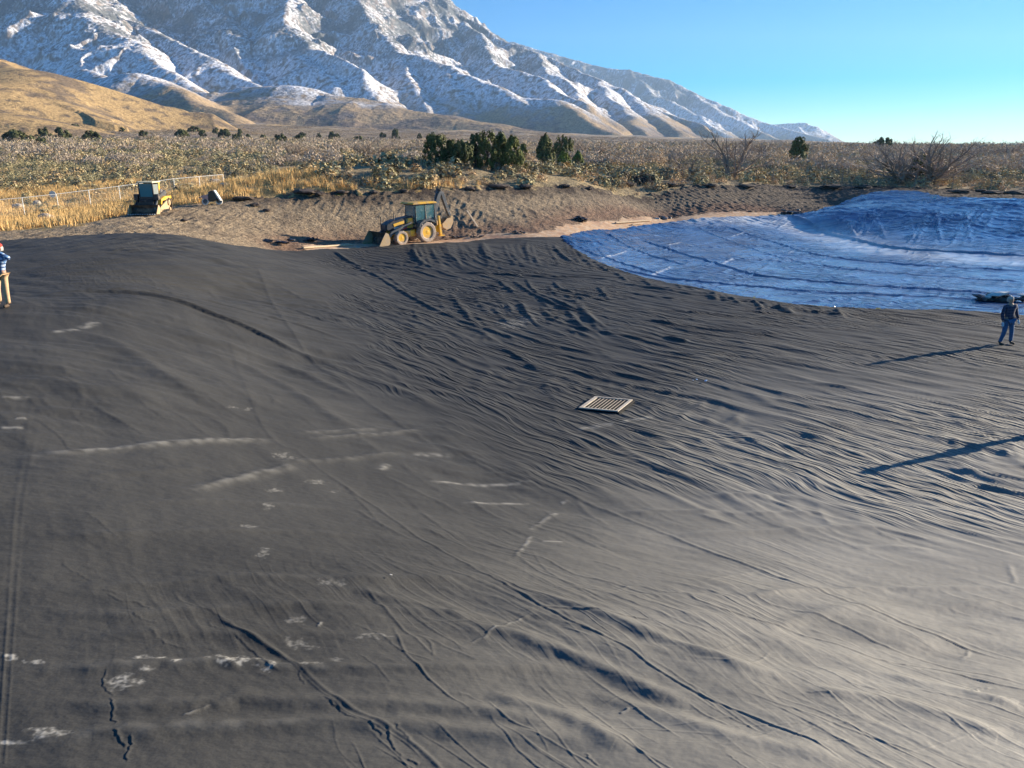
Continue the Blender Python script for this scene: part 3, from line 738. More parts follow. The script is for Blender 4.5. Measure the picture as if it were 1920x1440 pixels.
def cells(mask_cells):
    idx = (np.arange(NY - 1)[:, None] * NU + np.arange(NU - 1)[None, :])[mask_cells]
    return np.stack([idx, idx + 1, idx + NU + 1, idx + NU], 1)
def allv(m): return m[:-1, :-1] & m[1:, :-1] & m[:-1, 1:] & m[1:, 1:]
cB = allv(M_BLACK); cU = allv(M_BLUE | M_BLACK) & ~cB
cP = allv(M_PATH)
cG = ~cP & ~allv(~dil(~LIN, 12))
flat = lambda Z: np.stack([GX.ravel(), GY.ravel(), Z.ravel()], 1)
co, fc, at = compact(flat(ZD), cells(cG), {'albedo': alb.reshape(-1, 3)})
# coarse sheet behind the viewer, joined into the same ground mesh
bx = np.concatenate([-np.geomspace(3000, 5, 14), [0], np.geomspace(5, 3000, 14)]); by = np.concatenate([[2.4, 0], -np.geomspace(5, 3000, 14)])
BX, BY = np.meshgrid(bx, by); nb = len(bx)
bz = np.full(BX.shape, -4.7)
bi = (np.arange(len(by) - 1)[:, None] * nb + np.arange(nb - 1)[None, :]).ravel()
bf = np.stack([bi, bi + nb, bi + nb + 1, bi + 1], 1) + len(co)
co = np.concatenate([co, np.stack([BX.ravel(), BY.ravel(), bz.ravel()], 1)]); fc = np.concatenate([fc, bf])
at['albedo'] = np.concatenate([at['albedo'], np.tile([[0.3, 0.22, 0.14]], (BX.size, 1))])
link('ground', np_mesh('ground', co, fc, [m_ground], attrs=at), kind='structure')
co, fc, at = compact(flat(ZD + 0.004), cells(cP), {'albedo': palb.reshape(-1, 3)})
link('path', np_mesh('path', co, fc, [m_path], attrs=at), kind='structure')

def liner_mat(name, col, rough, spec, dust_sheen_col, bump, bscale, bdist, blotch, sheen=0.0, coat=0.0, rvar=0.0, creases=(), angle=47):
    m = bpy.data.materials.new(name); m.use_nodes = True
    nt = m.node_tree; n = nt.nodes; l = nt.links
    b = n['Principled BSDF']; b.inputs['Roughness'].default_value = rough; b.inputs['Specular IOR Level'].default_value = spec
    if sheen: b.inputs['Sheen Weight'].default_value = sheen; b.inputs['Sheen Roughness'].default_value = 0.35
    tc = n.new('ShaderNodeTexCoord')
    t = n.new('ShaderNodeTexNoise'); t.inputs['Scale'].default_value = 0.35; t.inputs['Detail'].default_value = 8; t.inputs['Roughness'].default_value = 0.6
    l.new(tc.outputs['Object'], t.inputs['Vector'])
    mr = n.new('ShaderNodeMapRange'); mr.inputs[1].default_value = 0.35; mr.inputs[2].default_value = 0.65; mr.inputs[3].default_value = 1 - blotch; mr.inputs[4].default_value = 1 + blotch
    l.new(t.outputs[0], mr.inputs[0])
    t2 = n.new('ShaderNodeTexNoise'); t2.inputs['Scale'].default_value = 60; t2.inputs['Detail'].default_value = 3
    l.new(tc.outputs['Object'], t2.inputs['Vector'])
    mr2 = n.new('ShaderNodeMapRange'); mr2.inputs[1].default_value = 0.3; mr2.inputs[2].default_value = 0.7; mr2.inputs[3].default_value = 0.8; mr2.inputs[4].default_value = 1.2
    l.new(t2.outputs[0], mr2.inputs[0])
    mu = n.new('ShaderNodeMath'); mu.operation = 'MULTIPLY'; l.new(mr.outputs[0], mu.inputs[0]); l.new(mr2.outputs[0], mu.inputs[1])
    sc_ = n.new('ShaderNodeVectorMath'); sc_.operation = 'SCALE'; sc_.inputs[0].default_value = col; l.new(mu.outputs[0], sc_.inputs['Scale'])
    at_ = n.new('ShaderNodeAttribute'); at_.attribute_name = 'dust_sheen'
    mx = n.new('ShaderNodeMix'); mx.data_type = 'RGBA'; mx.inputs[7].default_value = (*dust_sheen_col, 1)
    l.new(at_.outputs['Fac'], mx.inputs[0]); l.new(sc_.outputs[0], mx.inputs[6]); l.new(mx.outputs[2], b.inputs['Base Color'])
    if rvar:
        mr3 = n.new('ShaderNodeMapRange'); mr3.inputs[1].default_value = 0.3; mr3.inputs[2].default_value = 0.7; mr3.inputs[3].default_value = rough - rvar; mr3.inputs[4].default_value = rough + rvar
        l.new(t.outputs[0], mr3.inputs[0]); l.new(mr3.outputs[0], b.inputs['Roughness'])
    t4 = n.new('ShaderNodeTexNoise'); t4.inputs['Scale'].default_value = bscale; t4.inputs['Detail'].default_value = 5
    mp = n.new('ShaderNodeMapping'); mp.inputs['Rotation'].default_value = (0, 0, math.radians(47)); mp.inputs['Scale'].default_value = (0.25, 1, 1)
    l.new(tc.outputs['Object'], mp.inputs[0]); l.new(mp.outputs[0], t4.inputs['Vector'])
    bp = n.new('ShaderNodeBump'); bp.inputs['Strength'].default_value = bump; bp.inputs['Distance'].default_value = bdist
    l.new(t4.outputs[0], bp.inputs['Height']); last = bp.outputs[0]
    # long thin creases pulled along the cloth
    wn_ = n.new('ShaderNodeTexNoise'); wn_.inputs['Scale'].default_value = 0.22; wn_.inputs['Detail'].default_value = 3; l.new(tc.outputs['Object'], wn_.inputs['Vector'])
    wv = n.new('ShaderNodeVectorMath'); wv.operation = 'MULTIPLY_ADD'; l.new(wn_.outputs['Color'], wv.inputs[0]); wv.inputs[1].default_value = (1.7, 1.7, 0); l.new(tc.outputs['Object'], wv.inputs[2])
    rp = n.new('ShaderNodeAttribute'); rp.attribute_name = 'ripple'
    for ci_, (sx_, sy_, dist_) in enumerate(creases):
        rt = n.new('ShaderNodeMapping'); rt.inputs['Rotation'].default_value = (0, 0, math.radians(angle + ci_ * 9)); l.new(wv.outputs[0], rt.inputs[0])
        sq = n.new('ShaderNodeVectorMath'); sq.operation = 'MULTIPLY'; sq.inputs[1].default_value = (sx_, sy_, 0); l.new(rt.outputs[0], sq.inputs[0])
        cn = n.new('ShaderNodeTexNoise'); cn.inputs['Scale'].default_value = 1.0; cn.inputs['Detail'].default_value = 1.5; cn.inputs['Roughness'].default_value = 0.5; l.new(sq.outputs[0], cn.inputs['Vector'])
        a1 = n.new('ShaderNodeMath'); a1.operation = 'SUBTRACT'; l.new(cn.outputs[0], a1.inputs[0]); a1.inputs[1].default_value = 0.5
        a2 = n.new('ShaderNodeMath'); a2.operation = 'ABSOLUTE'; l.new(a1.outputs[0], a2.inputs[0])
        a3 = n.new('ShaderNodeMapRange'); a3.inputs[1].default_value = 0.0; a3.inputs[2].default_value = 0.11; a3.inputs[3].default_value = 1.0; a3.inputs[4].default_value = 0.0; a3.interpolation_type = 'SMOOTHSTEP'; l.new(a2.outputs[0], a3.inputs[0])
        a4 = n.new('ShaderNodeMath'); a4.operation = 'MULTIPLY'; l.new(a3.outputs[0], a4.inputs[0]); l.new(rp.outputs['Fac'], a4.inputs[1])
        b4 = n.new('ShaderNodeBump'); b4.inputs['Strength'].default_value = 1.0; b4.inputs['Distance'].default_value = dist_
        l.new(a4.outputs[0], b4.inputs['Height']); l.new(last, b4.inputs['Normal']); last = b4.outputs[0]
    l.new(last, b.inputs['Normal'])
    return m
m_black = liner_mat('faded_black_geotextile', (0.051, 0.050, 0.0455), 0.7, 0.18, (0.41, 0.395, 0.345), 0.5, 9.0, 0.01, 0.14, creases=((0.30, 2.6, 0.045), (0.55, 7.0, 0.016)))
m_blue = liner_mat('glossy_dark_plastic_liner', (0.027, 0.080, 0.20), 0.18, 1.0, (0.62, 0.63, 0.62), 0.4, 3.0, 0.03, 0.2, rvar=0.02, creases=((0.16, 1.2, 0.07), (0.4, 3.2, 0.03), (1.0, 0.16, 0.06)), angle=24)  # blue of the reflected sky put into the black plastic's base colour
RIP = np.clip(floor * (0.35 + 0.65 * near_fade) + 0.10 * fanw + slope * 0.20 * (1 - fanw) * sstep(-7, 1, GX + 0.2 * (GY - 8)) * np.clip(patch, 0, 1), 0, 1) * np.clip(0.55 + 1.3 * fbm(GX / 5, GY / 5, 210, 2), 0.06, 1.2)
RIP = np.where(M_BLUE, np.clip(0.6 + fbm(GX / 5, GY / 4, 211, 2), .15, 1.3), RIP)
co, fc, at = compact(flat(ZL), cells(cB), {'dust_sheen': DUST_SHEEN.ravel(), 'ripple': RIP.ravel()})
link('pond_liner', np_mesh('pond_liner', co, fc, [m_black], attrs=at), label='faded black cloth liner wrinkled over the near half of the basin', cat='liner')
co, fc, at = compact(flat(ZL), cells(cU), {'dust_sheen': DUST_SHEEN.ravel(), 'ripple': RIP.ravel()})
link('pond_liner', np_mesh('pond_liner_blue', co, fc, [m_blue], attrs=at), label='glossy dark plastic liner tinted with reflected sky blue in the far half of the basin', cat='liner')
ZG = np.where(LIN, ZL, ZD)          # top surface, for standing things on

def ground_at(x, y, Z=None):
    Z = ZG if Z is None else Z
    i = int(np.clip(np.searchsorted(ys, y) - 1, 0, NY - 2)); u = x / y
    j = int(np.clip(np.searchsorted(us, u) - 1, 0, NU - 2))
    a = (y - ys[i]) / (ys[i + 1] - ys[i]); b = (u - us[j]) / (us[j + 1] - us[j])
    return float((Z[i, j] * (1 - a) + Z[i + 1, j] * a) * (1 - b) + (Z[i, j + 1] * (1 - a) + Z[i + 1, j + 1] * a) * b)

def ground_v(x, y):
    i = np.clip(np.searchsorted(ys, y) - 1, 0, NY - 2); u = x / y
    j = np.clip(np.searchsorted(us, u) - 1, 0, NU - 2)
    a = (y - ys[i]) / (ys[i + 1] - ys[i]); b = np.clip((u - us[j]) / (us[j + 1] - us[j]), 0, 1)
    return (ZG[i, j] * (1 - a) + ZG[i + 1, j] * a) * (1 - b) + (ZG[i, j + 1] * (1 - a) + ZG[i + 1, j + 1] * a) * b
# ================================================================== MOUNTAIN
def mountain(name, spurs, u0, u1, nu, y0, y1, ny, colour, seed, k_noise, floor_fn=None, label=None):
    uu = np.linspace(u0, u1, nu); yy = np.geomspace(y0, y1, ny)
    X = (uu[None] * yy[:, None]).astype(np.float32); Y = np.repeat(yy[:, None], nu, 1).astype(np.float32)
    wx_ = 55 * noise(X / 420, Y / 420, seed) + 22 * noise(X / 150, Y / 150, seed + 1)
    wy_ = 55 * noise(X / 420, Y / 420, seed + 2) + 22 * noise(X / 150, Y / 150, seed + 3)
    XW = X + wx_; YW = Y + wy_
    Hm = np.full(X.shape, -400, np.float32); D0 = np.full(X.shape, 1e9, np.float32)
    for nodes, ks, rnd in spurs:
        P = np.array([pY(*q) for q in nodes])
        h = np.full(X.shape, -1e9, np.float32); dm = np.full(X.shape, 1e9, np.float32)
        for i in range(len(P) - 1):
            ax, ay, az = P[i]; bx_, by_, bz_ = P[i + 1]
            dx, dy = bx_ - ax, by_ - ay
            t = np.clip(((XW - ax) * dx + (YW - ay) * dy) / (dx * dx + dy * dy), 0, 1)
            d = np.hypot(XW - ax - t * dx, YW - ay - t * dy)
            dd = np.sqrt(d * d + rnd * rnd) - rnd
            hh = az + t * (bz_ - az) - ks * dd
            m = hh > h; h[m] = hh[m]; dm[m] = d[m]
        # smooth union
        kk = 9.0
        a = np.clip(0.5 + 0.5 * (h - Hm) / kk, 0, 1)
        Hn = Hm * (1 - a) + h * a + kk * a * (1 - a)
        D0 = np.where(h > Hm, dm, D0); Hm = Hn
    amp = np.clip((D0 - 8) / 140, 0, 1) * k_noise + 0.06 * k_noise
    rn = ridged(X / 210, Y / 330, seed + 5, 4, 0.45)
    Hm = Hm + amp * (rn * 20 - 17) * np.clip(D0 / 200 + 0.35, 0, 1.3) * (np.clip((Hm - 60) / 260, 0.12, 1) if k_noise > .5 else 1)
    Hm = Hm + k_noise * (2.0 * fbm(X / 60, Y / 60, seed + 6, 3, 0.5) + 0.6 * ridged(X / 22, Y / 30, seed + 7, 2)) * np.clip((Hm - 40) / 150, 0.15, 2.5)
    if floor_fn is not None: Hm = np.maximum(Hm, floor_fn(X, Y))
    # slope for colouring rock against snow
    gx = np.gradient(Hm, axis=1) / np.gradient(X, axis=1); gy = np.gradient(Hm, axis=0) / np.gradient(Y, axis=0) - gx * (uu[None])
    sl = np.hypot(gx, gy)
    C = colour(X, Y, Hm, sl, D0)
    idx = (np.arange(ny - 1)[:, None] * nu + np.arange(nu - 1)[None]).ravel()
    f = np.stack([idx, idx + 1, idx + nu + 1, idx + nu], 1)
    return X, Y, Hm, f, C

def snow_col(X, Y, Z, sl, D):
    n = fbm(X / 160, Y / 160, 301, 4); nf = fbm(X / 26, Y / 34, 302, 4, 0.6); nt = noise(X / 7, Z / 13 + Y / 40, 303) ; nt2 = noise(X / 11 + 5, Z / 22, 304)
    grass = np.zeros(Z.shape + (3,), np.float32) + np.array([0.36, 0.26, 0.15])
    brush = np.array([0.16, 0.125, 0.10]); rock = np.array([0.20, 0.17, 0.15]); snow = np.array([0.84, 0.85, 0.87]); tree = np.array([0.06, 0.065, 0.055])
    c = lerp(grass, brush, np.clip(0.35 + n * 1.3 + nf * 0.7, 0, 1))
    zl = Z + 50 * n
    c = lerp(c, [0.23, 0.19, 0.16], sstep(110, 260, zl))
    s = sstep(85, 230, zl) * np.clip(0.84 + nf * 1.4 + n * .4 - np.clip(sl - 1.0, 0, 1) * 0.9, 0, 1)
    c = lerp(c, snow, s)
    st = np.clip(1.6 - Z / 900, 0.25, 1)
    tr = np.clip((nt * 1.3 + nt2 * 0.8 + nf * 0.7 + n * 0.5 - 0.42) * 2.2, 0, 1) * sstep(60, 160, Z)
    c = lerp(c, [0.16, 0.15, 0.15], tr * 0.6)
    rk = np.clip((sl - 1.15 + 0.5 * nf) * 2.0, 0, 1) * sstep(120, 320, Z) * np.clip(0.7 + n, 0, 1)
    c = lerp(c, rock, rk * 0.85)
    con = np.clip((n * 1.5 + nf * 1.1 + nt - 0.28 + sstep(280, 620, Z) * 0.75 + sstep(200, 900, X) * 0.25) * 1.6, 0, 1) * sstep(220, 480, Z)
    c = lerp(c, tree, con * 0.85)
    return c.astype(np.float32)

def gold_col(X, Y, Z, sl, D):
    n = fbm(X / 60, Y / 60, 311, 4); nf = fbm(X / 12, Y / 16, 312, 4, 0.6)
    c = np.zeros(Z.shape + (3,), np.float32) + np.array([0.42, 0.29, 0.14])
    c = lerp(c, [0.20, 0.15, 0.10], np.clip(n * 1.8 + nf * 1.1 - 0.05, 0, 1)); c = lerp(c, [0.11, 0.09, 0.07], np.clip(nf * 1.4 - 0.45, 0, 1))
    return c.astype(np.float32)

m_mount = attr_mat('snow_rock_and_brush', fine=0.45, fscale=0.13, bump=1.0, bscale=0.05, bdist=6, rough=0.9, spec=0.1, stretch=(1, 1, .4))
MAIN = [
    # skyline ridge, left part far above the frame
    ([(-700, -130, 5600), (-200, -130, 5500), (200, -130, 5400), (500, -130, 5300), (700, -100, 5150), (800, -25, 5000), (880, 38, 4850), (950, 76, 4700), (1000, 94, 4600), (1060, 121, 4450), (1120, 150, 4250), (1200, 187, 4000), (1280, 222, 3750), (1350, 254, 3500), (1420, 275, 3350)], 0.72, 10),
    ([(-500, -150, 4600), (-200, -60, 4200), (0, 20, 3700), (60, 70, 3400)], 0.62, 10),
    ([(110, -120, 4300), (127, 2, 3500), (187, 42, 3250), (240, 74, 3100), (300, 122, 2850), (340, 143, 2700), (400, 180, 2500), (450, 212, 2350)], 0.55, 22),
    ([(150, -60, 4200), (200, 28, 3700), (267, 53, 3500), (320, 76, 3300), (400, 113, 3050), (487, 158, 2800), (520, 190, 2650)], 0.55, 18),
    ([(330, -120, 4600), (380, 10, 4100), (430, 40, 3800), (470, 75, 3600)], 0.6, 20),
    ([(470, -150, 4700), (520, -20, 4200), (540, 50, 3700), (585, 88, 3450), (625, 108, 3300), (665, 130, 3150), (700, 172, 2950), (735, 206, 2800)], 0.62, 16),
    ([(560, 95, 3450), (575, 130, 3200), (640, 165, 3000), (690, 200, 2850)], 0.5, 30),
    ([(640, -60, 4600), (700, 40, 4100), (745, 98, 3700), (800, 108, 3550), (850, 124, 3400), (893, 143, 3250), (930, 162, 3120), (970, 186, 2980), (1000, 205, 2850)], 0.52, 22),
    ([(752, 103, 3650), (768, 150, 3250), (790, 195, 2950), (810, 222, 2780)], 0.5, 12),
    ([(850, 124, 3400), (860, 160, 3150), (880, 200, 2900), (905, 228, 2750)], 0.45, 15),
    ([(860, 40, 4700), (910, 100, 4200), (960, 132, 3800), (1005, 150, 3500), (1045, 172, 3300), (1085, 196, 3100)], 0.58, 14),
    ([(985, 184, 3050), (1030, 188, 2950), (1065, 205, 2850), (1100, 228, 2720), (1135, 246, 2600)], 0.5, 30),
    ([(1000, 94, 4600), (1035, 128, 4100), (1065, 172, 3600), (1090, 212, 3250), (1120, 240, 3000)], 0.55, 12),
    ([(1120, 150, 4250), (1150, 190, 3700), (1185, 225, 3300), (1225, 255, 3000)], 0.5, 16),
    ([(1200, 187, 4000), (1240, 225, 3500), (1290, 262, 3150)], 0.45, 20),
    # tan foothills along its foot
    ([(150, 128, 2300), (215, 148, 2150), (265, 138, 2050), (300, 160, 1950), (350, 185, 1850), (400, 203, 1750), (440, 222, 1650)], 0.5, 25),
    ([(470, 165, 2500), (560, 162, 2350), (640, 180, 2250), (700, 200, 2150), (800, 216, 2050), (900, 232, 1950), (1020, 250, 1850)], 0.28, 60),
]
def mfloor(X, Y): return z_far(X.astype(np.float64), Y.astype(np.float64)).astype(np.float32) - 4 - sstep(4200, 7000, Y) * 60
X, Y, Z, f, C = mountain('mountain', MAIN, -1.15, 0.72, 1500, 1500, 6400, 760, snow_col, 400, 1.0, mfloor)
link('mountain', np_mesh('mountain', np.stack([X.ravel(), Y.ravel(), Z.ravel()], 1), f, [m_mount], attrs={'albedo': C.reshape(-1, 3)}), kind='structure')
FARR = [([(960, 78, 9000), (1030, 99, 8800), (1060, 110, 8700), (1090, 118, 8600), (1130, 127, 8500), (1180, 131, 8400), (1250, 150, 8200), (1300, 172, 8000), (1340, 190, 7800), (1400, 219, 7600), (1455, 234, 7500), (1500, 247, 7300), (1570, 268, 7000)], 0.6, 20),
        ([(1180, 131, 8400), (1230, 180, 7600), (1300, 215, 7000), (1350, 250, 6500)], 0.5, 30), ([(1300, 172, 8000), (1360, 215, 7300), (1430, 250, 6800), (1480, 268, 6600)], 0.5, 30),
        ([(1420, 236, 9200), (1470, 232, 9100), (1510, 230, 9000), (1545, 247, 8900), (1580, 268, 8800)], 0.5, 30)]
X, Y, Z, f, C = mountain('mountain', FARR, -0.05, 0.62, 620, 6000, 9800, 260, snow_col, 430, 1.3, lambda X, Y: np.full(X.shape, -40, np.float32))
link('mountain', np_mesh('far_mountain', np.stack([X.ravel(), Y.ravel(), Z.ravel()], 1), f, [m_mount], attrs={'albedo': C.reshape(-1, 3)}), kind='structure')
HILL = [([(-700, -20, 900), (-300, 30, 860), (-60, 90, 820), (0, 112, 800), (40, 126, 780), (70, 136, 765), (110, 160, 740), (150, 182, 720), (200, 204, 700), (228, 218, 690), (250, 232, 660)], 0.62, 14),
        ([(-60, 90, 820), (-20, 160, 700), (10, 205, 620), (40, 228, 560)], 0.32, 22), ([(70, 136, 765), (60, 180, 680), (90, 212, 620), (110, 226, 570)], 0.3, 18),
        ([(-40, 222, 520), (40, 218, 520), (100, 232, 500)], 0.25, 20)]
def hmount(*a): return mountain(*a)
X, Y, Z, f, C = mountain('hill', HILL, -1.15, -0.30, 480, 420, 1500, 260, gold_col, 450, 0.30, lambda X, Y: z_far(X.astype(np.float64), Y.astype(np.float64)).astype(np.float32) - 3)
m_hill = attr_mat('dry_grass_and_scrub', fine=0.35, fscale=0.3, bump=0.8, bscale=0.3, bdist=1.5, rough=0.95, spec=0.1)
link('hill', np_mesh('hill', np.stack([X.ravel(), Y.ravel(), Z.ravel()], 1), f, [m_hill], attrs={'albedo': C.reshape(-1, 3)}), kind='structure')
HILLG = (X, Y, Z)
#@@OBJECTS
# ================================================================== OBJECT HELPERS
class MB:
    """collects simple shapes into one bmesh"""
    def __init__(s): s.bm = bmesh.new()
    def box(s, c, d, rot=None, bevel=0.0, taper=None, m=0):
        r = bmesh.ops.create_cube(s.bm, size=1.0); vs = r['verts']
        for v in vs:
            k = 1.0
            if taper and v.co.z > 0: v.co.x *= taper[0]; v.co.y *= taper[1]
            v.co = Vector((v.co.x * d[0], v.co.y * d[1], v.co.z * d[2]))
        if rot is not None: bmesh.ops.rotate(s.bm, verts=vs, cent=(0, 0, 0), matrix=rot)
        bmesh.ops.translate(s.bm, verts=vs, vec=c)
        es = list({e for v in vs for e in v.link_edges}); fs = list({f for v in vs for f in v.link_faces})
        for f in fs: f.material_index = m
        if bevel > 0: bmesh.ops.bevel(s.bm, geom=es, offset=bevel, segments=2, affect='EDGES', profile=0.7)
        return s
    def prism(s, pts, y0, y1, bevel=0.0, m=0, axis='y'):
        """extrude an x-z outline between two y values"""
        def P(p, q): return (p[0], q, p[1]) if axis == 'y' else ((q, p[0], p[1]) if axis == 'x' else (p[0], p[1], q))
        a = [s.bm.verts.new(P(p, y0)) for p in pts]; b = [s.bm.verts.new(P(p, y1)) for p in pts]
        n = len(pts); fs = [s.bm.faces.new(a), s.bm.faces.new(b[::-1])]
        for i in range(n): fs.append(s.bm.faces.new([a[(i + 1) % n], a[i], b[i], b[(i + 1) % n]]))
        for f in fs: f.material_index = m
        bmesh.ops.recalc_face_normals(s.bm, faces=fs)
        if bevel > 0:
            es = list({e for f in fs for e in f.edges}); bmesh.ops.bevel(s.bm, geom=es, offset=bevel, segments=1, affect='EDGES')
        return s
    def tube(s, p, q, r0, r1=None, seg=10, m=0, cap=True):
        p, q = Vector(p), Vector(q); r1 = r0 if r1 is None else r1
        d = q - p; M = Matrix.Translation((p + q) / 2) @ d.to_track_quat('Z', 'Y').to_matrix().to_4x4()
        r = bmesh.ops.create_cone(s.bm, cap_ends=cap, segments=seg, radius1=r0, radius2=r1, depth=d.length, matrix=M)
        for f in {f for v in r['verts'] for f in v.link_faces}: f.material_index = m
        return s
    def lathe(s, prof, axis_y0, seg=28, m=0):
        """revolve (radius, y) profile about the Y axis"""
        rings = []
        for rr, yy in prof:
            rings.append([s.bm.verts.new((rr * math.cos(2 * math.pi * k / seg), yy + axis_y0, rr * math.sin(2 * math.pi * k / seg))) for k in range(seg)])
        for a, b in zip(rings[:-1], rings[1:]):
            for k in range(seg):
                f = s.bm.faces.new([a[k], a[(k + 1) % seg], b[(k + 1) % seg], b[k]]); f.material_index = m
        for rg in (rings[0], rings[-1]):
            if prof[0][0] > 0.001:
                try: s.bm.faces.new(rg)
                except Exception: pass
        bmesh.ops.recalc_face_normals(s.bm, faces=s.bm.faces[:])
        return s
    def blob(s, c, r, jit=0.25, sub=2, flat=(1, 1, 1), seed=0, m=0):
        R = random.Random(seed); t = bmesh.ops.create_icosphere(s.bm, subdivisions=sub, radius=1.0)
        for v in t['verts']:
            k = 1 + R.uniform(-jit, jit)
            v.co = Vector((c[0] + v.co.x * k * r * flat[0], c[1] + v.co.y * k * r * flat[1], c[2] + v.co.z * k * r * flat[2]))
        for f in {f for v in t['verts'] for f in v.link_faces}: f.material_index = m
        return s
    def done(s, name, mats, parent=None, smooth=False, loc=None, rot=None, **kw):
        me = bpy.data.meshes.new(name); s.bm.to_mesh(me); s.bm.free()
        if not isinstance(mats, (list, tuple)): mats = [mats]
        for m in mats: me.materials.append(m)
        if smooth: me.polygons.foreach_set('use_smooth', [True] * len(me.polygons))
        return link(name, me, parent, loc=loc, rot=rot, **kw)

def empty(name, loc, rz=0, label=None, cat=None, group=None, rot=None):
    o = bpy.data.objects.new(name, None); COL.objects.link(o); o.location = loc
    o.rotation_euler = rot if rot is not None else (0, 0, rz); o.empty_display_size = 0.2
    if label: o['label'] = label
    if cat: o['category'] = cat
    if group: o['group'] = group
    return o

YEL = mat('machine_yellow', (0.78, 0.43, 0.02), rough=0.5, var=0.15, dirt=(0.36, 0.25, 0.15), dirt_amt=0.35, dscale=2.5)
NAVY = mat('black_machine_paint', (0.022, 0.024, 0.028), rough=0.45, dirt=(0.22, 0.17, 0.12), dirt_amt=0.15, dscale=3)
GREYM = mat('grey_machine_steel', (0.10, 0.105, 0.11), rough=0.4, metal=0.3, var=0.2, dirt=(0.3, 0.24, 0.17), dirt_amt=0.2, dscale=3)
RUST = mat('worn_bucket_steel', (0.085, 0.06, 0.045), rough=0.55, metal=0.3, var=0.3, dirt=(0.24, 0.16, 0.10), dirt_amt=0.4, dscale=3, bump=0.3, bscale=10)
DUSTY = mat('bucket_side_dusty', (0.50, 0.33, 0.14), rough=0.7, var=0.2, dirt=(0.42, 0.31, 0.2), dirt_amt=0.6, dscale=3)
TYRE = mat('dusty_tyre_rubber', (0.40, 0.32, 0.25), rough=0.9, var=0.25, vscale=6)
TRACK = mat('rubber_track', (0.055, 0.045, 0.038), rough=0.85, var=0.3, dirt=(0.3, 0.22, 0.15), dirt_amt=0.3, dscale=8)
SILV = mat('galvanised_steel', (0.52, 0.53, 0.52), rough=0.45, metal=0.6, var=0.1)
WHITE = mat('off_white_paint', (0.72, 0.68, 0.60), rough=0.5, var=0.1)
CREAM = mat('cream_roof_paint', (0.74, 0.62, 0.36), rough=0.5, var=0.1)
RED = mat('red_sticker', (0.55, 0.03, 0.04), rough=0.5)
WOOD = mat('bare_lumber', (0.62, 0.47, 0.30), rough=0.8, var=0.2, vscale=8)
ROCK = mat('pale_boulder', (0.46, 0.38, 0.29), rough=0.95, var=0.25, vscale=2, bump=0.8, bscale=8)
DROCK = mat('dark_earth_clod', (0.07, 0.052, 0.042), rough=1, var=0.35, vscale=4, bump=0.8, bscale=12)
SCRAP = mat('black_plastic_scrap', (0.018, 0.018, 0.02), rough=0.35, spec=0.6)
GLASS = bpy.data.materials.new('tinted_glass'); GLASS.use_nodes = True
gb = GLASS.node_tree.nodes['Principled BSDF']; gb.inputs['Base Color'].default_value = (0.10, 0.24, 0.26, 1); gb.inputs['Roughness'].default_value = 0.03
gb.inputs['Alpha'].default_value = 0.42
DGLASS = mat('dark_windscreen', (0.04, 0.20, 0.24), rough=0.06, spec=0.9)

def wheel(name, parent, loc, r, w, rim_mat, seed=0, lugs=22, tyre=TYRE):
    root = None
    b = MB()
    prof = [(r * .58, -w * .36), (r * .66, -w * .48), (r * .9, -w * .5), (r * .96, -w * .42), (r * .97, 0), (r * .96, w * .42), (r * .9, w * .5), (r * .66, w * .48), (r * .58, w * .36), (r * .58, -w * .36)]
    b.lathe(prof, 0, 32)
    for k in range(lugs):
        a = 2 * math.pi * k / lugs; sgn = 1 if k % 2 else -1
        b.box((r * .965 * math.cos(a), sgn * w * .24, r * .965 * math.sin(a)), (r * .09, w * .46, r * .11), rot=Matrix.Rotation(-a, 3, 'Y') @ Matrix.Rotation(sgn * .5, 3, 'X'))
    t = b.done('wheel', tyre, parent, loc=loc)
    g = MB(); g.lathe([(r * .60, -w * .36), (r * .52, -w * .30), (r * .30, -w * .12), (r * .26, -w * .34), (r * .14, -w * .38), (0.001, -w * .38)], 0, 28)
    g.lathe([(r * .60, w * .36), (r * .52, w * .30), (r * .30, w * .12), (r * .26, w * .34), (r * .14, w * .38), (0.001, w * .38)], 0, 28)
    g.done('rim', rim_mat, t)
    return t

# ------------------------------------------------------------------ backhoe loader
def stand(px, py): return Vector(unproj(px, py, ZG))
ax_r = stand(797, 454)
HEAD = math.radians(180 + 41)
tilt = -math.radians(1.5)
bh = empty('backhoe_loader', ax_r + Vector((-0.42, 0.35, 0.02)), rot=(math.radians(0.5), math.radians(1.5), HEAD), label='yellow and black backhoe loader parked on the tan path below the dirt bank', cat='backhoe loader'); bh.scale = (1.02,) * 3
B = MB(); B.box((1.0, 0, .78), (3.1, .62, .34), bevel=.03); B.box((1.35, .62, .72), (.9, .34, .42), bevel=.03); B.box((1.35, -.62, .72), (.9, .34, .42), bevel=.03); B.box((2.1, 0, .5), (.28, 1.5, .2), bevel=.02); B.box((-.1, 0, .75), (.5, 1.2, .34), bevel=.03)
B.done('chassis', YEL, bh)
B = MB(); B.prism([(.75, 1.0), (2.75, .95), (2.95, 1.1), (2.92, 1.42), (2.5, 1.62), (1.6, 1.78), (.75, 1.88)], -.42, .42, bevel=.04); hood = B.done('hood', NAVY, bh)
for s_ in (-1, 1): MB().box((1.08, s_ * .432, 1.4), (.55, .02, .66), bevel=.005).done('side_panel', YEL, hood)
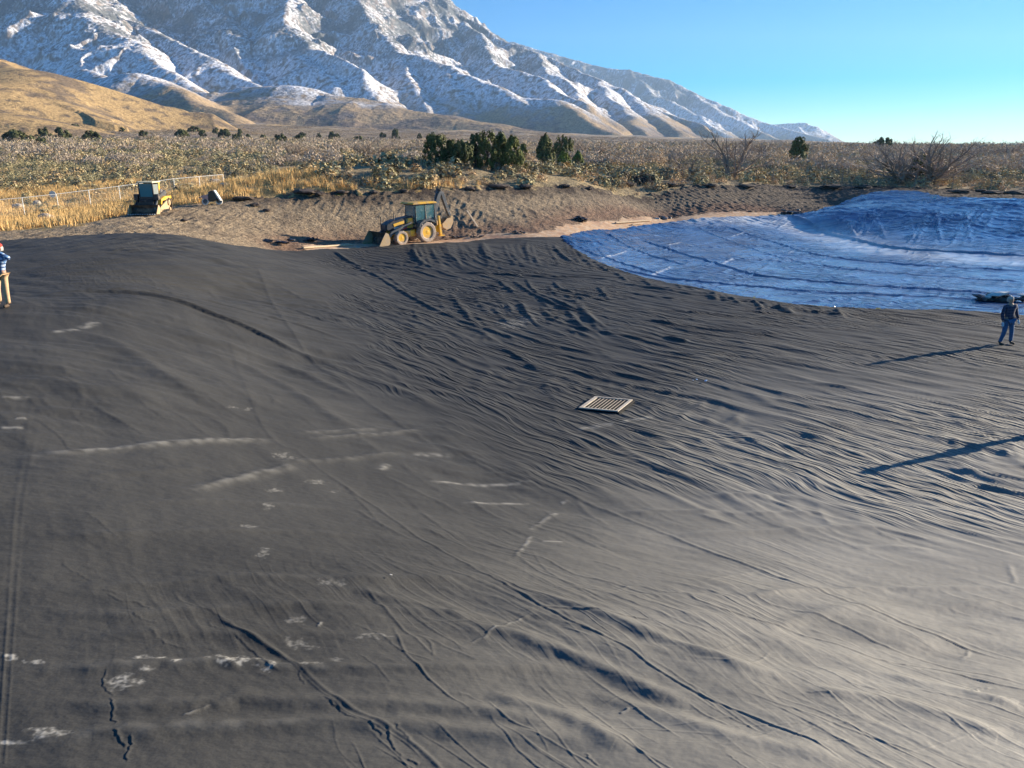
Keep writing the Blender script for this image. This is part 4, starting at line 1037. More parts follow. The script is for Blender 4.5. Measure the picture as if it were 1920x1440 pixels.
for s_ in (-1, 1):
    B = MB(); B.prism([(1.5, 1.42), (2.35, 1.26), (2.4, 1.44), (1.5, 1.62)], s_ * .425, s_ * .445); B.done('yellow_letter_panel', YEL, hood)
    B = MB(); B.prism([(1.3, 1.18), (2.35, 1.08), (2.38, 1.19), (1.3, 1.34)], s_ * .425, s_ * .452); B.done('white_stripe', WHITE, hood)
    B = MB(); B.prism([(1.3, 1.02), (2.15, .98), (2.2, 1.08), (1.3, 1.2)], s_ * .425, s_ * .455); B.done('red_sticker', RED, hood)
B = MB(); B.box((2.96, 0, 1.2), (.04, .62, .4), bevel=.01); B.done('grille', GREYM, hood)
B = MB(); B.tube((2.2, .22, 1.6), (2.2, .22, 2.15), .04, .035); B.done('exhaust_pipe', NAVY, bh)
# cab
B = MB()
for x, z0 in ((.68, 1.0), (-.18, .95), (-.98, 1.35)):
    for y in (-.66, .66): B.tube((x, y, z0), (x - (.06 if x > 0 else 0), y * .93, 2.62), .045, .04, seg=6)
B.box((-.1, 0, 1.02), (1.6, 1.36, .12), bevel=.02); B.box((-.15, 0, 2.6), (1.75, 1.36, .07), bevel=.02)
B.box((-.78, .55, 1.2), (.62, .3, .4), bevel=.03); B.box((-.78, -.55, 1.2), (.62, .3, .4), bevel=.03)
cab = B.done('cab_frame', NAVY, bh)
B = MB(); B.box((.665, 0, 1.95), (.015, 1.2, 1.25)); B.done('windscreen', GLASS, cab)
for s_ in (-1, 1):
    B = MB(); B.box((.25, s_ * .645, 1.95), (.76, .012, 1.2)); B.done('door_glass', GLASS, cab)
    B = MB(); B.box((-.58, s_ * .645, 2.02), (.7, .012, 1.1)); B.done('rear_side_glass', GLASS, cab)
B = MB(); B.prism([(-1.05, 2.64), (.85, 2.64), (.98, 2.70), (.8, 2.78), (-.95, 2.78), (-1.12, 2.70)], -.78, .78, bevel=.02); B.done('roof', YEL, bh)
B = MB(); B.box((-.2, 0, 1.45), (.5, .5, .16), bevel=.05); B.box((-.42, 0, 1.78), (.14, .48, .6), bevel=.05); B.done('seat', NAVY, bh, smooth=True)
B = MB(); B.tube((.35, 0, 1.1), (.28, 0, 1.72), .04); B.tube((.28, -.2, 1.74), (.28, .2, 1.74), .02); B.tube((.36, 0, 1.58), (.2, 0, 1.9), .02); B.done('steering_column', NAVY, bh)
for s_ in (-1, 1):
    B = MB(); B.prism([(-.75, 1.28), (-.62, 1.5), (-.2, 1.62), (.3, 1.58), (.62, 1.38), (.72, 1.12), (.66, 1.08), (.5, 1.3), (.2, 1.46), (-.2, 1.5), (-.55, 1.38)], s_ * .66, s_ * 1.12); B.done('fender', GREYM, bh)
    wheel('wheel', bh, (0, s_ * .86, .72), .72, .5, YEL)
    wheel('wheel', bh, (2.1, s_ * .84, .50), .50, .34, YEL, lugs=18)
    B = MB(); B.prism([(.95, 1.42), (1.15, 1.5), (2.75, .98), (3.35, .42), (3.28, .28), (2.6, .78)], s_ * .6, s_ * .72, bevel=.015); B.tube((1.2, s_ * .66, .95), (2.6, s_ * .66, .82), .05, .035); B.done('loader_arm', GREYM, bh)
B = MB(); B.tube((3.1, 0, .7), (3.1, 0, 1.95), .045, .04, seg=8); B.tube((2.7, 0, 1.25), (3.2, 0, .9), .05); B.done('level_rod', NAVY, bh)
# front bucket: curved shell with open front
def bucket(parent, x0, w, h, dpt, shell_mat, side_mat, teeth=0, name='front_bucket'):
    outer = [(x0 + dpt, .04), (x0 + .25 * dpt, .02), (x0 + .04, .22 * h), (x0, .55 * h), (x0 + .12, .9 * h), (x0 + .34 * dpt, h)]
    inner = [(p[0] + .03, p[1] + .03) for p in outer][::-1]; inner[-1] = (x0 + dpt, .07); inner[0] = (x0 + .34 * dpt + .02, h - .02)
    b_ = MB()
    n = len(outer)
    for i in range(n - 1):
        q = [outer[i], outer[i + 1], inner[n - 2 - i], inner[n - 1 - i]]
        b_.prism(q, -w / 2, w / 2)
    k = b_.done(name, shell_mat, parent)
    for s__ in (-1, 1):
        c = MB(); c.prism([(x0 + dpt, .04), (x0 + .25 * dpt, .02), (x0 + .04, .22 * h), (x0, .55 * h), (x0 + .12, .9 * h), (x0 + .34 * dpt, h), (x0 + .62 * dpt, .62 * h)], s__ * w / 2, s__ * (w / 2 + .035)); c.done('side_plate', side_mat, k)
    if teeth:
        for t in range(teeth):
            c = MB(); y = -w / 2 + .08 + (w - .16) * t / (teeth - 1); c.box((x0 + dpt + .07, y, .045), (.16, .07, .05), taper=(.5, 1), bevel=.006); c.done('tooth', SILV, k)
    return k
bucket(bh, 3.15, 2.2, 1.0, .95, RUST, DUSTY)
# rear hoe: swing frame, stabilisers, boom, dipper, bucket
B = MB(); B.box((-1.1, 0, .85), (.35, 1.5, .5), bevel=.03); B.box((-1.35, 0, .95), (.25, .5, .8), bevel=.03); B.done('swing_frame', YEL, bh)
for s_ in (-1, 1):
    B = MB(); B.prism([(-1.22, 1.75), (-1.08, 1.78), (-1.18, .42), (-1.36, .42)], s_ * .75, s_ * .92, bevel=.01); B.box((-1.3, s_ * .86, .36), (.4, .3, .06), bevel=.01); B.done('stabilizer', YEL, bh)
B = MB(); B.prism([(-1.28, 1.05), (-1.58, 1.1), (-1.52, 1.9), (-1.85, 2.75), (-2.05, 3.3), (-1.88, 3.4), (-1.7, 3.2), (-1.42, 2.55), (-1.2, 1.9)], -.14, .14, bevel=.02); B.tube((-1.15, 0, 1.3), (-1.38, 0, 2.5), .07, .05); B.tube((-1.5, .0, 2.9), (-1.8, 0, 3.6), .06, .04); bo = B.done('boom', GREYM, bh)
B = MB(); B.prism([(-1.95, 3.42), (-1.75, 3.55), (-2.25, 3.3), (-2.62, 2.2), (-2.84, 1.55), (-2.68, 1.48), (-2.4, 2.1), (-2.1, 2.9)], -.12, .12, bevel=.02); B.tube((-2.2, .0, 3.2), (-2.55, 0, 1.9), .05); B.done('dipper_arm', GREYM, bh)
B = MB(); B.tube((-1.9, -.2, 3.5), (-1.9, .2, 3.5), .07); B.tube((-1.95, .1, 3.3), (-2.05, .12, 3.75), .04); B.tube((-1.8, .05, 3.4), (-1.75, .05, 3.78), .035); B.tube((-1.68, -.1, 3.2), (-1.8, -.1, 3.7), .03); B.done('hydraulic_hoses', NAVY, bh)
B = MB(); B.prism([(-2.8, 1.6), (-2.85, 1.15), (-2.6, .72), (-2.2, .62), (-1.85, .8), (-1.78, 1.1), (-1.95, 1.0), (-2.3, .95), (-2.55, 1.2), (-2.62, 1.62)], -.3, .3, bevel=.02)
B.prism([(-2.75, 1.5), (-2.8, 1.15), (-2.56, .78), (-2.2, .68), (-1.9, .84), (-1.85, 1.1), (-2.3, 1.45)], .29, .315); B.prism([(-2.75, 1.5), (-2.8, 1.15), (-2.56, .78), (-2.2, .68), (-1.9, .84), (-1.85, 1.1), (-2.3, 1.45)], -.315, -.29); B.done('hoe_bucket', DUSTY, bh)

# ------------------------------------------------------------------ compact track loader
ct = stand(283, 402)
HD = math.atan2(-1, 0.04)
sk = empty('track_loader', ct + Vector((-.25, .8, .03)), HD, label='grey and yellow compact track loader with a brown toothed bucket beside the dry grass', cat='track loader'); sk.scale = (.94,) * 3
B = MB(); B.prism([(-.95, .45), (.75, .45), (.8, .95), (.45, 1.05), (-1.25, 1.05), (-1.3, .75)], -.5, .5, bevel=.03); B.done('chassis', NAVY, sk)
B = MB(); B.prism([(-1.3, .85), (-.35, .95), (-.35, 1.5), (-.55, 1.72), (-1.25, 1.42), (-1.42, 1.1)], -.62, .62, bevel=.05); B.done('engine_cover', GREYM, sk)
for s_ in (-1, 1):
    B = MB(); B.prism([(-1.35, .98), (.35, .86), (.5, .62), (.62, .66), (.5, 1.0), (-.2, 1.16), (-1.3, 1.16)], s_ * .62, s_ * .96, bevel=.02); B.done('fender', YEL, sk)
    # track loop
    loop = [(-1.0, .06), (.72, .06), (.98, .2), (1.02, .36), (.9, .5), (-.55, .98), (-.85, .98), (-1.12, .86), (-1.22, .6), (-1.16, .2)]
    L2 = [tuple(p) for p in smooth_line(loop + [loop[0]], 5)][:-1]
    cx_ = np.mean([p[0] for p in L2]); cz_ = np.mean([p[1] for p in L2])
    B = MB()
    n = len(L2)
    for i in range(n):
        p, q = L2[i], L2[(i + 1) % n]
        def ins(p, k=.05):
            d = math.hypot(cx_ - p[0], cz_ - p[1]); return (p[0] + (cx_ - p[0]) / d * k, p[1] + (cz_ - p[1]) / d * k)
        B.prism([p, q, ins(q), ins(p)], s_ * .62, s_ * 1.0)
        if i % 2 == 0:
            a = math.atan2(q[1] - p[1], q[0] - p[0]); B.box(((p[0] + q[0]) / 2, s_ * .81, (p[1] + q[1]) / 2), (.05, .38, .05), rot=Matrix.Rotation(-a, 3, 'Y'))
    tk = B.done('track', TRACK, sk)
    B = MB(); B.prism([(-.95, .14), (.75, .14), (.88, .3), (.8, .42), (-.55, .84), (-.85, .84), (-1.05, .6)], s_ * .70, s_ * .9, bevel=.02); B.done('track_frame', DUSTY, tk)
    for x, z, r in ((-.85, .7, .2), (.78, .3, .17), (-.9, .22, .14), (-.5, .17, .1), (-.2, .17, .1), (.1, .17, .1), (.4, .17, .1)):
        B = MB(); B.tube((x, s_ * .88, z), (x, s_ * .98, z), r, r, seg=16); B.tube((x, s_ * .98, z), (x, s_ * 1.0, z), r * .4, r * .4, seg=10); B.done('roller', DUSTY if r > .12 else NAVY, tk)
    B = MB(); B.prism([(-1.15, 1.42), (-.95, 1.55), (.3, 1.22), (1.05, .62), (1.12, .3), (.98, .28), (.9, .52), (.25, 1.06), (-1.1, 1.3)], s_ * .60, s_ * .74, bevel=.015); B.tube((-.6, s_ * .68, .95), (.5, s_ * .68, 1.02), .045); B.done('lift_arm', NAVY if s_ < 0 else GREYM, sk)
    B = MB(); B.box((.62, s_ * .72, 1.15), (.3, .28, .42), bevel=.03); B.done('headlight_housing', NAVY, sk)
B = MB()
for x in (.62, -.42):
    for y in (-.5, .5): B.tube((x, y, .9), (x - .05, y * .95, 2.12), .05, .045, seg=6)
B.box((.58, 0, 1.02), (.12, 1.0, .3), bevel=.02); B.box((.1, 0, .98), (1.0, .96, .1)); B.box((-.42, 0, 1.6), (.06, .9, .95)); cb = B.done('cab_frame', NAVY, sk)
B = MB(); B.box((.615, 0, 1.6), (.02, .86, .95)); B.done('windscreen', DGLASS, cb)
for s_ in (-1, 1):
    B = MB(); B.box((.12, s_ * .485, 1.62), (.9, .015, .8)); B.done('side_glass', mat('grey_side_glass', (.22, .25, .24), rough=.15), cb)
    B = MB(); B.prism([(-.5, 1.3), (-.3, 1.3), (-.34, 2.1), (-.62, 2.1)], s_ * .44, s_ * .53); B.done('yellow_pillar', YEL, cb)
B = MB(); B.prism([(-.75, 2.12), (.7, 2.12), (.78, 2.16), (.66, 2.22), (-.66, 2.22)], -.56, .56, bevel=.015); B.done('roof', CREAM, sk)
B = MB(); B.box((.95, 0, .55), (.08, 1.1, .5), bevel=.01); B.tube((.7, -.3, .8), (1.0, -.3, .5), .04); B.tube((.7, .3, .8), (1.0, .3, .5), .04); B.done('quick_coupler', NAVY, sk)
bucket(sk, 1.02, 1.95, .66, .78, RUST, DUSTY, teeth=12, name='toothed_bucket')

# ------------------------------------------------------------------ small wheeled cart by the rim
c0 = stand(398, 384)
sc_ = empty('wheeled_cart', c0 + Vector((0, .1, 0)), math.radians(186), label='small two-wheeled machine with a black hood standing alone on the rim track', cat='cart')
def cwheel(x, y, r, lean):
    b_ = MB(); b_.lathe([(r * .72, -.05), (r, -.05), (r, .05), (r * .72, .05), (r * .72, -.05)], 0, 24)
    t = b_.done('wheel', WHITE, sc_, loc=(x, y, r), rot=(lean, 0, 0))
    b_ = MB(); b_.lathe([(r * .72, -.03), (r * .2, -.04), (.001, -.05)], 0, 20); b_.lathe([(r * .72, .03), (r * .2, .04), (.001, .05)], 0, 20); b_.done('rim', GREYM, t)
cwheel(.45, .15, .24, 0.1); cwheel(-.45, -.1, .24, .15)
B = MB(); B.prism([(.75, .62), (.3, .72), (.05, .5), (.15, .36), (.5, .42), (.7, .5)], -.22, .22, bevel=.02); B.tube((.7, 0, .55), (.95, 0, .5), .03); B.tube((.45, -.2, .24), (.3, -.1, .55), .025); B.done('frame', mat('faded_pink_paint', (0.55, 0.36, 0.33), rough=.6, var=.2), sc_)
B = MB(); B.prism([(.25, .3), (.22, .75), (.1, .98), (-.2, 1.0), (-.35, .8), (-.45, .4), (-.2, .25)], -.25, .25, bevel=.05); B.done('hood', SCRAP, sc_, smooth=False)
B = MB(); B.prism([(-.18, 1.03), (-.26, 1.02), (-.5, .6), (-.66, .3), (-.56, .28), (-.4, .55)], -.24, .24, bevel=.01); B.done('fender', WHITE, sc_)

# ------------------------------------------------------------------ people
def skin(name, nodes, edges, mats, parent, sub=1, root=0, face_mat=None, smooth=True, **kw):
    me = bpy.data.meshes.new('tmp'); me.from_pydata([n[0] for n in nodes], edges, [])
    bm = bmesh.new(); bm.from_mesh(me); ly = bm.verts.layers.skin.verify(); bm.verts.ensure_lookup_table()
    for i, v in enumerate(bm.verts):
        r = nodes[i][1]; v[ly].radius = (r, r) if not isinstance(r, tuple) else r; v[ly].use_root = (i == root)
    bm.to_mesh(me); bm.free()
    o = bpy.data.objects.new('tmp', me); COL.objects.link(o)
    s = o.modifiers.new('s', 'SKIN'); s.use_smooth_shade = True
    if sub: d = o.modifiers.new('d', 'SUBSURF'); d.levels = sub; d.render_levels = sub
    dg = bpy.context.evaluated_depsgraph_get(); m2 = bpy.data.meshes.new_from_object(o.evaluated_get(dg)); m2.name = name
    bpy.data.objects.remove(o)
    m2.materials.clear()
    for m in (mats if isinstance(mats, list) else [mats]): m2.materials.append(m)
    if smooth: m2.polygons.foreach_set('use_smooth', [True] * len(m2.polygons))
    return link(name, m2, parent, **kw)

SKINM = mat('skin', (0.42, 0.24, 0.16), rough=.6)
def plaid(name, a, b, c):
    m = bpy.data.materials.new(name); m.use_nodes = True; nt = m.node_tree; n = nt.nodes; l = nt.links
    bs = n['Principled BSDF']; bs.inputs['Roughness'].default_value = .9
    tc = n.new('ShaderNodeTexCoord'); mx = None
    w1 = n.new('ShaderNodeTexWave'); w1.bands_direction = 'X'; w1.inputs['Scale'].default_value = 3.2; l.new(tc.outputs['Object'], w1.inputs[0])
    w2 = n.new('ShaderNodeTexWave'); w2.bands_direction = 'Z'; w2.inputs['Scale'].default_value = 3.2; l.new(tc.outputs['Object'], w2.inputs[0])
    r1 = n.new('ShaderNodeMapRange'); r1.inputs[1].default_value = .55; r1.inputs[2].default_value = .7; l.new(w1.outputs['Fac'], r1.inputs[0])
    r2 = n.new('ShaderNodeMapRange'); r2.inputs[1].default_value = .55; r2.inputs[2].default_value = .7; l.new(w2.outputs['Fac'], r2.inputs[0])
    m1 = n.new('ShaderNodeMix'); m1.data_type = 'RGBA'; m1.inputs[6].default_value = (*a, 1); m1.inputs[7].default_value = (*b, 1); l.new(r1.outputs[0], m1.inputs[0])
    m2_ = n.new('ShaderNodeMix'); m2_.data_type = 'RGBA'; m2_.inputs[7].default_value = (*c, 1); l.new(m1.outputs[2], m2_.inputs[6]); l.new(r2.outputs[0], m2_.inputs[0])
    l.new(m2_.outputs[2], bs.inputs['Base Color']); return m
SHIRT_N = plaid('navy_check_shirt', (0.015, 0.02, 0.05), (0.035, 0.05, 0.10), (0.05, 0.06, 0.10))
SHIRT_B = plaid('light_blue_plaid_shirt', (0.10, 0.22, 0.42), (0.45, 0.55, 0.68), (0.04, 0.09, 0.22))
JEAN = mat('blue_denim', (0.06, 0.13, 0.24), rough=.9, var=.2, vscale=20)
KHAKI = mat('khaki_canvas', (0.50, 0.34, 0.19), rough=.9, var=.15, vscale=20)
GLOVE = mat('pale_work_gloves', (0.62, 0.64, 0.66), rough=.9, var=.1)
BOOT = mat('brown_boots', (0.10, 0.065, 0.04), rough=.8)
HAIR = mat('grey_hair', (0.42, 0.39, 0.35), rough=.9)
CAPR = mat('red_cap_cloth', (0.55, 0.05, 0.035), rough=.9)
CAPW = mat('pale_cap_cloth', (0.66, 0.62, 0.52), rough=.9)

def person(loc, rz, label, shirt, pants, larm, rarm, lleg, rleg, head_turn=0.0, cap=None, glove=GLOVE, hair=HAIR, scale=1.0, lean=0.0):
    """joint lists: arm = shoulder, elbow, wrist, hand tip; leg = hip, knee, ankle. Faces -Y."""
    root = empty('person', loc, rz, label=label, cat='person'); root.scale = (scale,) * 3; root.rotation_euler = (0, -lean, rz)
    hipz = lleg[0][2]
    N = []; E = []
    def add(p, r, prev=None):
        N.append((p, r)); i = len(N) - 1
        if prev is not None: E.append((prev, i))
        return i
    pel = add((0, 0, .95), (.145, .105)); bel = add((0, -.01, 1.08), (.15, .11), pel); ch = add((0, -.005, 1.28), (.165, .115), bel); up = add((0, 0, 1.40), (.14, .10), ch)
    nk = add((0, -.005, 1.50), .055, up); jaw = add((0, -.03, 1.57), .062, nk); sk_ = add((0, -.01, 1.66), (.078, .095), jaw); add((0, 0, 1.735), .06, sk_)
    add((0, -.115, 1.615), .014, add((0, -.085, 1.63), .02, sk_))
    for s__, arm in ((1, larm), (-1, rarm)):
        a = add(arm[0], .058, up); b_ = add(arm[1], .042, a); c = add(arm[2], .028, b_); h = Vector(arm[2]); t = Vector(arm[3]); dr = (t - h); ln = dr.length; dr.normalize()
        side = Vector((0, -1, 0)) if abs(dr.z) > .5 else Vector((1, 0, 0)); nrm = dr.cross(side).normalized()
        pm = add(tuple(h + dr * ln * .35), .026, c); pk = add(tuple(h + dr * ln * .5), .024, pm)
    for s__, leg in ((1, lleg), (-1, rleg)):
        a = add(leg[0], .085, pel); b_ = add(leg[1], .058, a); c = add(leg[2], .038, b_); f = add((leg[2][0], leg[2][1] - .08, .045), .035, c); add((leg[2][0], leg[2][1] - .17, .035), .028, f)
    skin('body', N, E, SKINM, root, sub=1)
    # clothing: slightly larger sleeves and trouser legs
    N = []; E = []
    hm = add((0, 0, .88), (.17, .13)); bel = add((0, -.01, 1.06), (.168, .128), hm); ch = add((0, -.005, 1.28), (.185, .135), bel); up = add((0, 0, 1.41), (.155, .115), ch); add((0, 0, 1.475), .07, up)
    for arm in (larm, rarm):
        a = add(arm[0], .075, up); b_ = add(arm[1], .06, a); w_ = Vector(arm[2]) * .93 + Vector(arm[1]) * .07; add(tuple(w_), .046, b_)
    skin('shirt', N, E, shirt, root, sub=1)
    N = []; E = []
    pel = add((0, 0, .96), (.165, .125))
    for leg in (lleg, rleg):
        a = add((leg[0][0], leg[0][1], leg[0][2] - .04), (.102, .108), pel); b_ = add(leg[1], .078, a); m_ = Vector(leg[1]) * .5 + Vector(leg[2]) * .5; c = add(tuple(m_), .07, b_); add((leg[2][0], leg[2][1], leg[2][2] + .0), .066, c)
    skin('trousers', N, E, pants, root, sub=1)
    for leg in (lleg, rleg):
        N = []; E = []
        a = add((leg[2][0], leg[2][1] + .03, .06), .05); b_ = add((leg[2][0], leg[2][1] - .07, .055), .05, a); add((leg[2][0], leg[2][1] - .19, .045), .042, b_); add((leg[2][0], leg[2][1] + .01, .14), .048, a)
        skin('boot', N, E, BOOT, root, sub=1)
    for k, arm in enumerate((larm, rarm)):
        h = Vector(arm[2]); t = Vector(arm[3]); dr = (t - h); ln = dr.length; dr.normalize()
        fw = Vector((0, -1, 0)); fw = (fw - dr * fw.dot(dr)); fw = fw.normalized() if fw.length > .1 else Vector((1, 0, 0)); up_ = dr.cross(fw)
        N = []; E = []
        a = add(tuple(h), .036); p1 = add(tuple(h + dr * ln * .25), (.042, .03), a); p2 = add(tuple(h + dr * ln * .45), (.045, .028), p1)
        for q, (off, l_) in enumerate(((-.036, .78), (-.012, .95), (.012, 1.0), (.036, .9))):
            k1 = add(tuple(h + dr * ln * .52 + fw * off), .016, p2); k2 = add(tuple(h + dr * ln * (.52 + (l_ - .5) * .55) + fw * off * 1.2 + up_ * .012), .014, k1); add(tuple(h + dr * ln * l_ + fw * off * 1.25 + up_ * .03), .012, k2)
        th = add(tuple(h + dr * ln * .35 - fw * .05), .016, p1); add(tuple(h + dr * ln * .6 - fw * .075), .013, th)
        skin('glove', N, E, glove, root, sub=1)
    b_ = MB(); b_.blob((0, .02, 1.685), .104, jit=.02, sub=3, flat=(.9, 1.02, .72)); b_.box((0, .05, 1.62), (.17, .12, .12), bevel=.03); hr = b_.done('hair', hair, root, smooth=True)
    for s__ in (-1, 1):
        b_ = MB(); b_.blob((s__ * .03, -.094, 1.648), .011, jit=0, sub=1); b_.done('eye', NAVY, root)
        b_ = MB(); b_.blob((s__ * .086, 0, 1.63), .028, jit=.05, sub=2, flat=(.4, .7, 1)); b_.done('ear', SKINM, root)
    b_ = MB(); b_.box((0, -.096, 1.575), (.045, .012, .01), bevel=.003); b_.done('mouth', mat('lips', (.3, .12, .1)), root)
    if cap:
        b_ = MB(); b_.blob((0, .0, 1.715), .112, jit=.01, sub=3, flat=(.95, 1.05, .62)); b_.box((0, -.14, 1.70), (.15, .12, .014), bevel=.006); b_.done('cap', cap, root, smooth=True)
    return root
pr = stand(1887, 645)
person((pr.x, pr.y, BED + .035), 0.15, 'man in dark checked shirt, blue jeans and pale gloves standing beside the blue plastic', SHIRT_N, JEAN,
       [(.20, 0, 1.41), (.275, .01, 1.14), (.33, -.05, .90), (.35, -.08, .72)], [(-.20, 0, 1.41), (-.265, .02, 1.14), (-.27, -.05, .89), (-.27, -.08, .71)],
       [(.10, 0, .92), (.14, -.02, .50), (.17, .02, .09)], [(-.10, 0, .92), (-.15, -.02, .50), (-.18, .10, .09)], cap=None, scale=1.02, lean=.09)
pl = stand(4, 574)
person((pl.x + .03, pl.y, pl.z + .0), -0.15, 'man in light blue plaid shirt and khaki trousers shading his eyes at the left', SHIRT_B, KHAKI,
       [(.20, 0, 1.42), (.43, -.12, 1.42), (.20, -.25, 1.60), (.06, -.22, 1.70)], [(-.20, 0, 1.41), (-.28, .02, 1.14), (-.30, -.08, .90), (-.30, -.1, .73)],
       [(.10, 0, .92), (.15, -.02, .50), (.19, -.02, .09)], [(-.10, 0, .92), (-.13, 0, .50), (-.15, .05, .09)], cap=CAPR, lean=-.11)
person((13.75, 18.3, BED + .03), 0.3, 'man just outside the right edge whose long shadow falls across the wrinkled liner', SHIRT_N, JEAN,
       [(.20, 0, 1.41), (.36, .03, 1.18), (.27, -.12, 1.02), (.20, -.2, .98)], [(-.20, 0, 1.41), (-.36, .03, 1.18), (-.27, -.12, 1.02), (-.20, -.2, .98)],
       [(.10, 0, .92), (.19, -.02, .50), (.27, .0, .09)], [(-.10, 0, .92), (-.17, -.02, .50), (-.25, .0, .09)], cap=CAPW)

# ------------------------------------------------------------------ drain grate
CON = mat('pale_concrete', (0.50, 0.44, 0.35), rough=.9, var=.15, vscale=6, bump=.4, bscale=30)
DARK = mat('black_slot_shade', (0.006, 0.006, 0.006), rough=1)
g0, gl, gb_, gr_, gf = [stand(*q) for q in ((1135, 763), (1085, 767), (1112, 749), (1186, 754), (1155, 776))]
gxv = ((gr_ - gb_) + (gf - gl)) / 2; gyv = ((gb_ - gl) + (gr_ - gf)) / 2
gw, gd = gxv.length, gyv.length; grz = math.atan2(gxv.y, gxv.x)
skew = math.atan2(gyv.y, gyv.x) - grz - math.pi / 2
gz = max(ground_at(gl.x * a_ + gr_.x * (1 - a_) + (gb_.x - gf.x) * b__ * .5, gl.y * a_ + gr_.y * (1 - a_) + (gb_.y - gf.y) * b__ * .5) for a_ in (0, .25, .5, .75, 1) for b__ in (-1, -.5, 0, .5, 1)) - .045
gr = empty('drain_grate', ((gl.x + gr_.x) / 2, (gl.y + gr_.y) / 2, gz + .01), grz, label='pale rectangular drain grate with dark slots set in the black liner', cat='drain grate')
def sk_box(x0, x1, y0, y1, z0, z1):
    b_ = MB(); sh = math.tan(skew)
    pts = [(x0 - sh * y0, y0), (x1 - sh * y0, y0), (x1 - sh * y1, y1), (x0 - sh * y1, y1)]
    b_.prism(pts, z0, z1, axis='z'); return b_
W2, D2 = gw / 2, gd / 2 * math.cos(skew)
sk_box(-W2 - .05, W2 + .05, -D2 - .03, D2 + .03, -.3, .035).done('sump_shade', DARK, gr)  # solid black block, paints the shade seen through the slots
for a in ((-W2, -W2 + .10, -D2, D2), (W2 - .08, W2, -D2, D2), (-W2 + .10, W2 - .08, D2 - .05, D2), (-W2 + .10, W2 - .08, -D2, -D2 + .06)):
    sk_box(*a, .0, .065).done('frame', CON, gr)
for k in range(8):
    x = -W2 + .10 + (gw - .18) * (k + 1) / 9; sk_box(x - .008, x + .008, -D2 + .07, D2 - .07, .045, .052).done('bar', CON, gr)

# ------------------------------------------------------------------ lumber, scraps, rocks
def board(p, q, w, t, label, rise0=0.03, rise1=0.03, grp=None):
    a = stand(*p); b_ = stand(*q); a.z += rise0; b_.z += rise1; d = b_ - a
    o = MB().box((0, 0, 0), (d.length, w, t), bevel=.006).done('board', WOOD, None, label=label, cat='board')
    o.location = (a + b_) / 2; o.rotation_euler = (0, -math.asin(d.z / d.length), math.atan2(d.y, d.x)); return o
board((876, 401), (896, 427), .14, .05, 'pale board lying down the dirt bank behind the backhoe bucket', .25, .05)
board((568, 467), (660, 461), .2, .09, 'long pale board along the path at the backhoe front bucket', .1, .1)
board((1154, 420), (1221, 415), .22, .1, 'long pale board on the path against the blue liner', .12, .12)
board((1185, 423), (1205, 420), .16, .06, 'short pale board lying next to the long board at the blue liner edge', .1, .1)
def scrap(px, py, w, h, label, seed, white=0.0, m=None, cat='scrap pile', name='plastic_scrap', n=14):
    c = stand(px, py); R = random.Random(seed); s = c.y / FPX; b_ = MB()
    for k in range(n):
        x = R.gauss(0, .28) * w * s; z = abs(R.gauss(0, .25)) * h * s
        b_.blob((x, R.uniform(-.2, .2) * w * s, z + .02), R.uniform(.12, .3) * h * s * 1.3, jit=.45, sub=1, flat=(R.uniform(1, 2.4), 1.3, R.uniform(.4, .8)), seed=R.random(), m=1 if R.random() < white else 0)
    return b_.done(name, [m or SCRAP, WHITE], loc=c + Vector((0, 0, .02)), label=label, cat=cat)
scrap(523, 458, 46, 14, 'crumpled black plastic scraps at the left foot of the dirt bank', 3)
scrap(578, 452, 30, 12, 'black plastic scraps beside the shadow in front of the loader bucket', 4)
scrap(1089, 415, 16, 11, 'round lump of black plastic at the foot of the bank', 5)
scrap(973, 438, 26, 7, 'black scraps lying at the middle of the path edge', 6)
scrap(858, 446, 28, 7, 'dark scraps on the path just right of the backhoe', 7)
scrap(893, 445, 26, 6, 'row of dark scraps between the backhoe and the far board', 8)
scrap(1243, 411, 36, 9, 'dark heap of scraps at the far right end of the tan path', 9, white=.25)
scrap(1487, 400, 46, 12, 'black and white torn plastic where the bank meets the blue liner', 10, white=.35)
scrap(1868, 563, 66, 22, 'black bundled plastic with white patches lying on the blue liner behind the man', 11, white=.12, cat='plastic bundle', name='plastic_bundle', n=26)
scrap(1310, 716, 26, 6, 'small torn flap showing pale blue on the wrinkled liner', 12, m=mat('pale_blue_flap', (.35, .5, .7), rough=.3), cat='torn flap', name='torn_flap', n=4)
scrap(1747, 372, 12, 6, 'pale scrap on the rim behind the blue liner', 13, white=1.0, n=4)
scrap(733, 1084, 5, 4, 'small white chip on the bare black cloth in the foreground', 14, white=1.0, n=2, cat='chip', name='white_chip')
def rock(px, py, w, h, label, seed, m=None, grp=None, name='boulder', cat='boulder'):
    c = stand(px, py); s = c.y / FPX; b_ = MB(); b_.blob((0, 0, h * s * .35), w * s * .5, jit=.22 if m else .13, sub=2 if m else 3, flat=(1, .8, h / w * 1.1), seed=seed)
    return b_.done(name, m or ROCK, loc=c, label=label, cat=cat, group=grp)
rock(87, 415, 28, 16, 'large pale boulder in the dry grass below the fence', 1); rock(70, 385, 14, 10, 'grey boulder touching the fence line above the large pale one', 2); rock(35, 390, 22, 9, 'flat grey boulder just outside the left fence', 3)
rock(405, 345, 20, 10, 'grey boulder at the corner of the fence', 4); rock(422, 349, 20, 7, 'low grey slab right of the corner boulder', 5); rock(397, 347, 9, 12, 'upright dark boulder standing at the fence corner', 6, m=DROCK)
